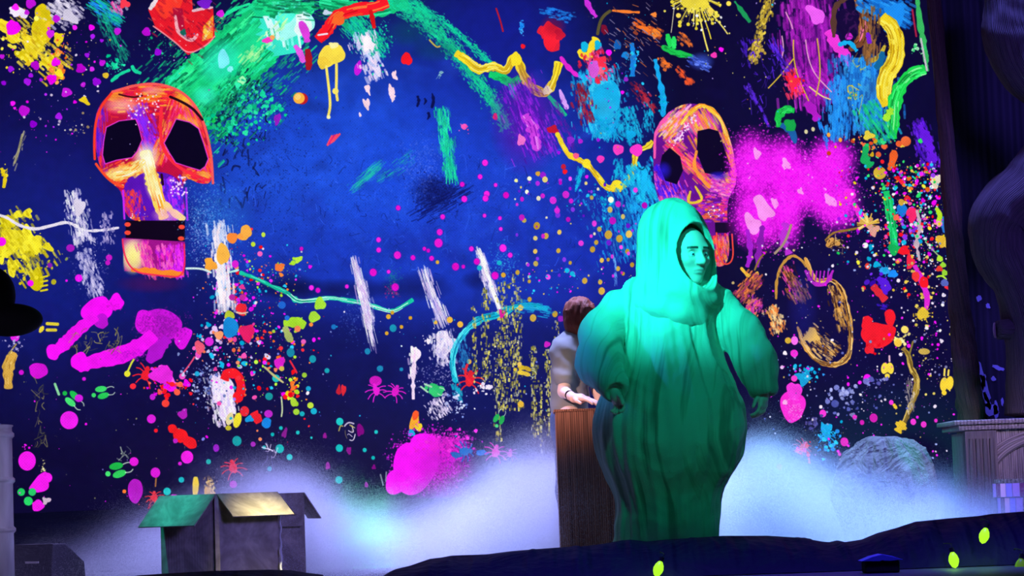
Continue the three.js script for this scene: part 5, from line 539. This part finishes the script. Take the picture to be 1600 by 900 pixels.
{
  const f = (px, z) => { const p = at(px, 890, z); p.y = 0; return p; }, h = at(340, 773, 0.62).y;
  const c1 = f(341, 0.62), c0 = f(253, 0.40), c2 = f(436, 0.40), c3 = c0.clone().add(c2).sub(c1);
  carton('cardboard_box', 'open cardboard box with teal-lit and yellow-lit drooping flaps, nearer of two', [c0, c1, c2, c3], h, [[0.185, 0.165], [0.18, 0.125], [0.17, 0.13], [0.17, 0.12]], true);
  const h2 = at(460, 771, -0.2).y, b0 = f(398, -0.2), b1 = f(477, -0.18), b2 = f(457, -0.5), b3 = f(380, -0.52);
  const P2 = [b0, b1, b2, b3];
  for (const p of P2) p.z -= 0.02;
  carton('cardboard_box', 'open cardboard box with blue-lit flap, half hidden behind the nearer box', P2, h2, [[0.05, 0.19], [0.1, 0.15], [0.14, 0.1], [0.06, 0.15]], false);
}
// ------------------------------------------------------------ drum, lobed prop and wedge at the left edge
{
  const z = 0.35, top = at(10, 664, z), R0 = 0.285, cx = at(20, 760, z).x - R0 - 0.004, H = top.y, pr = [[0, 0.004], [R0 - 0.01, 0.004], [R0, 0.014]];
  for (const k of [0.08, 0.375, 0.67, 0.94]) { const y = H * k; pr.push([R0, y - 0.02], [R0 + 0.012, y - 0.008], [R0 + 0.012, y + 0.008], [R0, y + 0.02]); }
  pr.push([R0, H - 0.012], [R0 + 0.008, H - 0.004], [R0 + 0.004, H], [R0 - 0.012, H], [R0 - 0.014, H - 0.02], [0, H - 0.02]);
  const d = thing('metal_drum', 'pale ribbed metal drum cut off by the left picture edge', 'drum', [cx, 0, z]);
  obj('shell', new THREE.LatheGeometry(pr.map(([x, y]) => new THREE.Vector2(x, y)), 48), M.metal, d);
  obj('bung', new THREE.CylinderGeometry(0.04, 0.04, 0.03, 18).translate(0.2, H - 0.006, 0.05), mat({ color: lin(0.03, 0.05, 0.4), roughness: 0.4 }), d);

  const zl = 0.9, l1 = at(8, 474, zl), l2 = at(16, 500, zl), s = 1 / pxAt(zl), post = at(-60, 600, zl), prop = thing('lobed_prop', 'black prop of two rounded lobes jutting in at the left edge', 'prop', [post.x, 0, zl]);
  const lob = (p, rx, ry, rz) => new THREE.SphereGeometry(1, 40, 26).scale(rx, ry, rz).translate(p.x - post.x, p.y, p.z - zl);
  obj('lobe', lob(at(-14, 462, zl), 38 * s, 46 * s, 0.12), M.black, prop); obj('lobe', lob(at(16, 500, zl), 51 * s, 26 * s, 0.11), M.black, prop);
  obj('stem', sweep([new THREE.Vector3(0, 0, 0), new THREE.Vector3(0, 0.8, 0), new THREE.Vector3(0.02, at(-20, 470, zl).y - 0.1, 0), at(-20, 470, zl).sub(new THREE.Vector3(post.x, 0, zl))], [0.03, 0.025, 0.025, 0.03], 40, 12), M.black, prop);
  obj('foot', new THREE.CylinderGeometry(0.13, 0.15, 0.03, 30).translate(0, 0.016, 0), M.black, prop);

  const w = thing('stage_monitor', 'dark wedge-shaped loudspeaker lying in fog near the drum', 'loudspeaker', at(76, 876, -0.9).setY(0));
  const sh = new THREE.Shape([[-0.13, 0], [0.13, 0], [0.12, 0.12], [-0.02, 0.23], [-0.11, 0.23]].map(([x, y]) => new THREE.Vector2(x, y)));
  w.rotation.y = 0.9;
  obj('cabinet', new THREE.ExtrudeGeometry(sh, { depth: 0.34, bevelEnabled: true, bevelSize: 0.008, bevelThickness: 0.008, bevelSegments: 2 }).translate(0, 0.009, -0.17), mat({ color: lin(0.035, 0.03, 0.05), roughness: 0.7 }), w);
  obj('handle', box(0.012, 0.012, 0.12, -0.125, 0.14, 0), M.metal, w);
}
// ------------------------------------------------------------ right wing: black flat, posts, twisted trunk, booth, mound
{
  const z = -2.95, P = (px, py) => { const p = at(px, py, z); return new THREE.Vector2(p.x, p.y); };
  const foot = P(1516, 800).x, sh = new THREE.Shape([P(1446, -40), P(1476, 300), P(1500, 620), new THREE.Vector2(foot, 0), new THREE.Vector2(foot + 1.7, 0), new THREE.Vector2(foot + 1.7, P(1446, -60).y), P(1446, -60)]);
  const fl = thing('black_flat', 'tall dark navy scenery flat beside the glowing screen', 'scenery flat', [0, 0, z]);
  obj('panel', new THREE.ExtrudeGeometry(sh, { depth: 0.06, bevelEnabled: true, bevelSize: 0.006, bevelThickness: 0.006, bevelSegments: 1 }), M.flat, fl);
  const e = [[1445, -40], [1462, 140], [1476, 300], [1490, 500], [1500, 620]].map(([x, y]) => { const p = at(x, y, z); return new THREE.Vector3(p.x, p.y, 0.08); });
  obj('edge_strip', sweep(e, [0.022, 0.022, 0.02, 0.02, 0.02], 50, 8, 0.3, 4, 0.5), mat({ color: lin(0.16, 0.13, 0.15), roughness: 0.8, map: rep(grime, 2) }), fl).userData.label = 'greyish frayed edge strip';
  // paint thrown on the flat, standing a little proud of it
  M.splash = mat({ color: lin(0.42, 0.4, 0.75), roughness: 0.6 });
  const R = rng(9), dab = (px, py, rx, ry, turn) => { const p = at(px, py, z + 0.07), s = 1 / pxAt(z), n = 14, pts = []; for (let i = 0; i < n; i++) { const a = (i / n) * 6.2832, k = 1 + 0.5 * (R() - 0.5), X = Math.cos(a) * rx * s * k, Y = Math.sin(a) * ry * s * k; pts.push(new THREE.Vector2(p.x + X * Math.cos(turn) - Y * Math.sin(turn), p.y + X * Math.sin(turn) + Y * Math.cos(turn))); } return new THREE.ExtrudeGeometry(new THREE.Shape(pts), { depth: 0.004, bevelEnabled: false }).translate(0, 0, 0.066); };
  for (const [x, y, a, b, t] of [[1532, 580, 4, 24, 0.25], [1540, 610, 5, 26, 0.2], [1548, 640, 12, 10, 0], [1536, 600, 3, 16, -0.3], [1556, 640, 4, 12, 0], [1560, 575, 10, 3, -0.4], [1530, 466, 4, 5, 0], [1552, 592, 4, 4, 0], [1544, 478, 3, 4, 0.4], [1540, 626, 6, 14, 0.3], [1566, 628, 2, 6, 0]]) obj('paint_splash', dab(x, y, a, b, t), M.splash, fl);

  const zp = -2.55, post = [[1455, -50], [1474, 160], [1488, 330], [1500, 480], [1512, 600], [1520, 690]].map(([x, y]) => at(x, y, zp)), b0 = post[5].clone().setY(0.01), p1 = thing('slim_tree_trunk', 'slim reddish-brown tree trunk leaning along the screen edge', 'tree trunk', b0);
  obj('bark', sweep([...post, b0].map((p) => p.clone().sub(b0)), [0.045, 0.05, 0.055, 0.075, 0.09, 0.1, 0.12], 110, 14, 0.3, 5), M.redBark, p1);
  obj('root', sweep([new THREE.Vector3(0, 0.25, 0), new THREE.Vector3(-0.08, 0.1, 0.06), new THREE.Vector3(-0.2, 0.02, 0.1)], [0.05, 0.04, 0.02], 20, 10, 0.2), M.redBark, p1);

  // game booth with an arch
  const zb = -1.75, tl = at(1503, 657, zb), H = tl.y, sb = 1 / pxAt(zb), bo = thing('arched_booth', 'weathered wooden booth with fluted post, arch and striped counter', 'booth', [tl.x, 0, zb]), bw = 1.5;
  const cor = [[0, 0], [0.035, 0], [0.05, 0.015], [0.05, 0.03], [0.02, 0.05], [0.02, 0.06], [0, 0.06]];
  obj('cornice', mergeGeometries([new RoundedBoxGeometry(bw + 0.08, 0.03, 0.66, 2, 0.008).translate(bw / 2 - 0.02, H - 0.015, -0.28), new RoundedBoxGeometry(bw + 0.04, 0.035, 0.62, 2, 0.008).translate(bw / 2 - 0.01, H - 0.048, -0.28)]), M.oldWood, bo);
  const pil = obj('post', box(0.2, H - 0.07, 0.1, 0.11, (H - 0.07) / 2, -0.02), M.oldWood, bo);
  for (let i = 0; i < 4; i++) obj('flute', new THREE.CylinderGeometry(0.016, 0.018, H - 0.16, 10).translate(0.045 + i * 0.044, (H - 0.08) / 2, 0.032), M.oldWood, pil);
  // the front wall has a round-topped opening framed by a stepped arch
  const ac = at(1652, 745, zb), ax = ac.x - tl.x, ay = ac.y, ar = 0.40, wall = new THREE.Shape([new THREE.Vector2(0.2, 0.0), new THREE.Vector2(bw, 0), new THREE.Vector2(bw, H - 0.065), new THREE.Vector2(0.2, H - 0.065)]), hole = new THREE.Path();
  const ry = Math.min(ar * 0.62, H - 0.09 - ay); hole.absellipse(ax, ay, ar, ry, 0, Math.PI, false); hole.lineTo(ax - ar, 0.3); hole.lineTo(ax + ar, 0.3); hole.lineTo(ax + ar, ay); wall.holes.push(hole);
  obj('front_wall', new THREE.ExtrudeGeometry(wall, { depth: 0.04, bevelEnabled: false, curveSegments: 40 }).translate(0, 0, -0.05), M.oldWood, bo);
  for (const [k, rr] of [[0.02, 0.022], [0.065, 0.016], [0.1, 0.012]]) { const pts = []; for (let i = 0; i <= 30; i++) { const a = Math.PI * (1 - i / 30); pts.push(new THREE.Vector3(ax + Math.cos(a) * (ar + k), ay + Math.sin(a) * (ry + k * 0.6), 0)); } obj('arch_moulding', sweep(pts, [rr, rr], 60, 10), M.oldWood, bo); }
  obj('back_wall_panel', box(bw - 0.2, H - 0.08, 0.03, bw / 2 + 0.1, (H - 0.08) / 2, -0.5), mat({ color: lin(0.02, 0.2, 0.13), roughness: 0.8 }), bo);
  obj('side_wall_panel', box(0.03, H - 0.08, 0.42, 0.03, (H - 0.08) / 2, -0.28), M.oldWood, bo);
  const rc = 0.42, counter = obj('counter', new THREE.CylinderGeometry(rc, rc, 0.025, 48, 1).scale(1, 1, 0.5).translate(ax, ay - 0.015, 0.02), M.oldWood, bo), stripes = [lin(0.32, 0.22, 0.7), lin(0.5, 0.25, 0.62), lin(0.2, 0.03, 0.12), lin(0.9, 0.45, 0.6)].map((c) => mat({ color: c, roughness: 0.8, side: THREE.DoubleSide }));
  for (let i = 0; i < 22; i++) for (const [y0, y1, rr] of [[ay - 0.115, ay - 0.03, rc + 0.006], [0.01, ay - 0.12, rc - 0.02]]) { const g = new THREE.CylinderGeometry(rr, rr, y1 - y0, 3, 1, true, -Math.PI / 2 + (i / 22) * Math.PI + 0.004, Math.PI / 22 - 0.008).scale(1, 1, 0.5).translate(ax, (y0 + y1) / 2, 0.02); obj('stripe', g, stripes[[0, 1, 2, 3][i % 4]], bo); }

  // twisted trunk standing on the booth
  const zt = -2.0, tr = [[1572, -60], [1574, 0], [1576, 60], [1600, 110], [1650, 160], [1652, 215], [1610, 285], [1560, 340], [1562, 395], [1592, 450], [1610, 520], [1612, 600]].map(([x, y]) => at(x, y, zt)), foot2 = at(1612, 600, zt); foot2.y = H + 0.012;
  const tt = thing('twisted_tree_trunk', 'thick grey-violet trunk bending in zigzags above the booth', 'tree trunk', foot2);
  obj('bark', sweep([...tr, foot2].map((p) => p.clone().sub(foot2)), [0.13, 0.16, 0.17, 0.16, 0.15, 0.16, 0.19, 0.19, 0.17, 0.16, 0.165, 0.17, 0.18], 160, 16, 0.14, 2), M.bark, tt);
  const st = at(1556, 516, zt + 0.08).sub(foot2), br = sweep([at(1600, 512, zt).sub(foot2), at(1578, 514, zt + 0.05).sub(foot2), st], [0.07, 0.065, 0.06], 14, 14, 0.1, 8); const stub = obj('branch_stub', br, M.bark, tt);
  obj('cut_face', new THREE.CylinderGeometry(0.05, 0.05, 0.006, 20).rotateZ(Math.PI / 2).rotateY(-0.4).translate(st.x - 0.006, st.y, st.z + 0.004), mat({ color: lin(0.22, 0.14, 0.12), roughness: 0.9 }), stub);

  // draped mound
  const zm = -2.25, mb = at(1382, 830, zm).setY(0), mt = at(1380, 682, zm).y, mound = thing('draped_mound', 'low mound under rumpled grey-brown cloth in the fog, beside the booth', 'mound', mb);
  const field = (x, y, zz) => { let d = ellipsoid(new THREE.Vector3(0.02, mt * 0.35, 0), 0.27, mt * 0.74, 0.26)(x, y, zz); d = smin(d, ellipsoid(new THREE.Vector3(-0.14, mt * 0.5, 0.06), 0.16, mt * 0.42, 0.18)(x, y, zz), 0.06); d = smin(d, ellipsoid(new THREE.Vector3(0.17, mt * 0.52, 0.04), 0.14, mt * 0.44, 0.18)(x, y, zz), 0.05); const th = Math.atan2(x, zz); d += 0.06 * Math.abs(perlin.noise(th * 4.2, y * 2, 4)) + 0.03 * perlin.noise(th * 9, y * 4, 1) + 0.012 * fbm(x * 12, y * 12, zz * 12, 3); return Math.max(smax(d, y - mt + 0.03 * perlin.noise(x * 8, 1, zz * 8), 0.05), 0.004 - y); };
  obj('cloth', net(field, [-0.42, -0.01, -0.36], [0.42, mt + 0.06, 0.4], 0.013), M.stone, mound).scale.x = 1.14;
}
// ------------------------------------------------------------ black drape bunched along the stage edge, with green lights
const RIDGE = [[560, 898], [590, 895], [610, 891], [640, 884], [672, 873], [690, 871], [705, 868], [760, 866], [800, 861], [850, 857], [892, 854], [898, 852], [906, 854], [940, 850], [972, 844], [986, 843], [1010, 846], [1040, 843], [1070, 841], [1130, 837], [1200, 837], [1250, 840], [1284, 846], [1296, 847], [1308, 844], [1320, 847], [1346, 843], [1370, 833], [1400, 825], [1430, 815], [1480, 810], [1530, 806], [1548, 803], [1600, 799], [1700, 792]];
function drape(name, label, ridge, px0, px1, steps, lowest) {
  const z0 = 0.98, rows = 30, pos = [], uv = [], idx = [], base = at((px0 + px1) / 2, 890, z0).setY(0);
  for (let i = 0; i <= steps; i++) {
    const px = lerp(px0, px1, i / steps), top = at(px, table(ridge, px), z0), h = Math.max(lowest, top.y) - 0.0, end = Math.min(smooth(0, 0.04, i / steps), smooth(0, 0.02, 1 - i / steps));
    for (let j = 0; j <= rows; j++) {
      const t = j / rows, a = t * Math.PI, fold = perlin.noise(px * 0.045, 3, 0) * 0.6 + perlin.noise(px * 0.11, t * 2.5, 2) * 0.4 + 0.6 * perlin.noise(px * 0.02 + t * 1.5, t * 3, 7);
      // back foot, up over the ridge, down the bellied front
      const zz = t < 0.35 ? lerp(-0.16, 0, t / 0.35) : lerp(0, 0.62, Math.pow((t - 0.35) / 0.65, 0.85)) , y = t < 0.35 ? h * Math.sin((t / 0.35) * Math.PI / 2) : h * Math.pow(Math.cos(((t - 0.35) / 0.65) * Math.PI / 2), 0.72), k = Math.sin(a);
      pos.push(top.x - base.x, Math.max(0.004, y * (0.25 + 0.75 * end) + (t > 0.4 ? 0.05 * h * fold * k * 2 : 0)), zz + 0.10 * fold * k * (t > 0.36 ? 1 : 0.2)); uv.push(px / 290, t * 1.1);
    }
  }
  for (let i = 0; i < steps; i++) for (let j = 0; j < rows; j++) { const a = i * (rows + 1) + j, b = a + rows + 1; idx.push(a, a + 1, b, b, a + 1, b + 1); }
  const g = new THREE.BufferGeometry(); g.setAttribute('position', new THREE.Float32BufferAttribute(pos, 3)); g.setAttribute('uv', new THREE.Float32BufferAttribute(uv, 2)); g.setIndex(idx); g.computeVertexNormals();
  const m = obj(name, g, M.drape); m.position.set(base.x, 0, z0); M.drape.side = THREE.DoubleSide;
  return tag(m, label, 'drape');
}
drape('black_drape', 'long black drape bunched in humps along the stage edge', RIDGE, 575, 1720, 460, 0.02);
drape('black_drape', 'low black drape lying in front of the cardboard boxes', [[190, 903], [215, 899], [260, 896], [330, 892], [420, 890], [455, 891], [480, 895], [520, 900]], 195, 510, 150, 0.02);
const leafShape = (r, h) => { const g = new THREE.LatheGeometry([[0, 0], [0.55, 0.1], [0.9, 0.32], [1, 0.5], [0.8, 0.74], [0.4, 0.93], [0, 1]].map(([x, y]) => new THREE.Vector2(x * r, y * h)), 18); return g; };
[[1029, 888, 0.35, 'glowing green bulb hanging on drape below the teal suited person'], [1538, 836, 0.3, 'glowing green bulb highest on the drape near the booth'], [1490, 874, -0.15, 'glowing heart-like green bulb lower on drape, left of the highest bulb'], [1594, 884, 0.2, 'dim green bulb low on drape at right picture edge']].forEach(([px, py, tilt, label], i) => {
  const z = [1.7, 1.66, 1.74, 1.8][i], p = at(px, py, z), b = thing('drape_light', label, 'light bulb', p, 'green bulbs on the drape'), dim = i === 3 ? 0.12 : 1;
  b.rotation.z = -tilt;
  obj('bulb', leafShape(0.026, 0.085).translate(0, -0.045, 0), mat({ color: lin(0.1, 0.3, 0.02), roughness: 0.4, emissive: new THREE.Color(0.42, 1, 0.02), emissiveIntensity: 1.15 * dim }), b);
  obj('socket', new THREE.CylinderGeometry(0.011, 0.013, 0.022, 14).translate(0, 0.048, 0), M.black, b);
  obj('wire', sweep([new THREE.Vector3(0, 0.056, 0), new THREE.Vector3(0.01, 0.075, -0.04), new THREE.Vector3(-0.01, 0.08, -0.12), new THREE.Vector3(0, 0.075, -0.2)], [0.003, 0.003], 20, 6), M.black, b);
  const l = new THREE.PointLight(new THREE.Color(0.3, 1, 0.02), 0.05 * dim, 0, 2); l.position.set(0, 0, 0); l.name = 'bulb_glow'; l.castShadow = true; b.add(l);
});
{
  const z = 1.95, p = at(1375, 866, z), s = 1 / pxAt(z), h = p.y, g = thing('peaked_hood', 'small black hood with blue-lit peaked top before the drape', 'hood', [p.x, 0, z]);
  const rf = new THREE.Shape([[-31, -9], [-16, -3.5], [0, 0], [14, -3], [31, -8.5], [12, -9.5], [3, -9], [0, -8], [-4, -9.5]].map(([x, y]) => new THREE.Vector2(x * s, h + y * s)));
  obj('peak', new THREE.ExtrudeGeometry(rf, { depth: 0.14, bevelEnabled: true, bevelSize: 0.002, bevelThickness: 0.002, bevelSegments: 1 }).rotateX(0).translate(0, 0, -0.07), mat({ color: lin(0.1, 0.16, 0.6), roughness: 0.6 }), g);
  obj('body', new RoundedBoxGeometry(54 * s, h - 9 * s, 0.13, 3, 0.012).translate(0, (h - 9 * s) / 2, 0), M.black, g);
}
// ------------------------------------------------------------ low fog: clouds of tiny drifting droplets
{
  const R = rng(31), gs = () => (R() + R() + R() + R() - 2) * 0.9, TOP = [[-60, 830], [40, 835], [90, 838], [140, 815], [200, 800], [260, 790], [330, 755], [380, 728], [430, 715], [480, 730], [520, 766], [570, 790], [620, 780], [680, 765], [740, 728], [790, 700], [840, 680], [900, 680], [960, 700], [1130, 710], [1180, 660], [1230, 680], [1300, 722], [1350, 728], [1400, 728], [1450, 728], [1520, 745], [1600, 765], [1700, 775]];
  const puffs = [];
  for (let v = 0; v < 6; v++) {                                      // three coarse clouds for the thick of it, three fine ones for its edges
    const geos = [], one = new THREE.TetrahedronGeometry(1), fine = v > 2, count = fine ? 2700 : 950, size = fine ? 0.00052 : 0.001;
    for (let i = 0; i < count; i++) { const d = new THREE.Vector3(gs(), gs() * 0.8, gs()).multiplyScalar(fine ? 0.2 : 0.16), m = new THREE.Matrix4().compose(d, new THREE.Quaternion().setFromEuler(new THREE.Euler(R() * 6, R() * 6, R() * 6)), new THREE.Vector3().setScalar(size * (0.8 + 0.5 * R()))); geos.push(one.clone().applyMatrix4(m)); }
    const g = mergeGeometries(geos); g.deleteAttribute('uv'); puffs.push(g);
  }
  const spots = puffs.map(() => []), pxOf = (x, z) => { const v = new THREE.Vector3(x, 0.4, z).sub(EYE).applyQuaternion(camera.quaternion.clone().invert()); return 800 + (v.x / -v.z) * FOCAL; };
  let made = 0;
  for (let n = 0; n < 170000; n++) {
    const x = lerp(-3.1, 3.5, R()), z = lerp(-3.25, 0.35, R()), y = R() * 1.0, px = pxOf(x, z);
    if (z > -0.62 && (px > 560 || px < 215)) continue;               // the performer and drum stand clear
    if (z > -0.25 && px < 520) continue;
    const top = at(px, table(TOP, px), -1.7).y - 0.02 + 0.26 * fbm(x * 1.3, 4, z * 1.3, 3) + 0.26 * fbm(x * 4, 2, z * 2.2 + y * 2, 3);
    const edge = Math.pow(smooth(top + 0.06, top - 0.55, y), 1.5), body = 0.5 + 1.5 * fbm(x * 1.9, y * 2.2, z * 1.9 + 3, 4) + 1.3 * fbm(x * 4.6 + 9, y * 5, z * 3, 3), thin = px < 110 ? 0.22 : px < 230 ? 0.6 : px > 1480 ? 0.55 : 1;
    if (R() > (edge < 0.42 ? 2.1 : 0.62) * edge * clamp(body, 0.12, 1) * thin) continue;
    const fine = edge < 0.42, s = fine ? 0.35 + 0.8 * R() : 0.5 + 0.8 * R(), m = new THREE.Matrix4().compose(new THREE.Vector3(x, Math.max(0.03, y), z), new THREE.Quaternion().setFromEuler(new THREE.Euler(0, R() * 6.28, 0)), new THREE.Vector3(s * 1.25, s * 0.8, s));
    spots[(made++ % 3) + (fine ? 3 : 0)].push(m);
  }
  for (let n = 0; n < 40; n++) { const px = lerp(985, 1130, R()), z = 0.52 + R() * 0.25, p = at(px, 845, z), s = 0.5 + 0.5 * R(); spots[3 + (n % 3)].push(new THREE.Matrix4().compose(new THREE.Vector3(p.x, 0.08 + 0.16 * R(), z), new THREE.Quaternion(), new THREE.Vector3(s * 1.4, s * 0.7, s))); }
  const m = phys({ color: lin(0.92, 0.92, 0.95), roughness: 1, transmission: 0.5, thickness: 0, specularIntensity: 0, side: THREE.DoubleSide }), fog = thing('ground_fog', 'pale blue low fog drifting across the stage floor', 'fog');
  fog.userData.kind = 'stuff';
  spots.forEach((l, i) => { const o = new THREE.InstancedMesh(puffs[i], m, l.length); l.forEach((a, k) => o.setMatrixAt(k, a)); o.name = 'fog_bank'; o.userData.kind = 'stuff'; shade(o); fog.add(o); });
  console.log('fog puffs', spots.map((l) => l.length).join(' '));
}
scene.traverse((o) => { if (o.isMesh) shade(o); });
renderer.render(scene, camera);
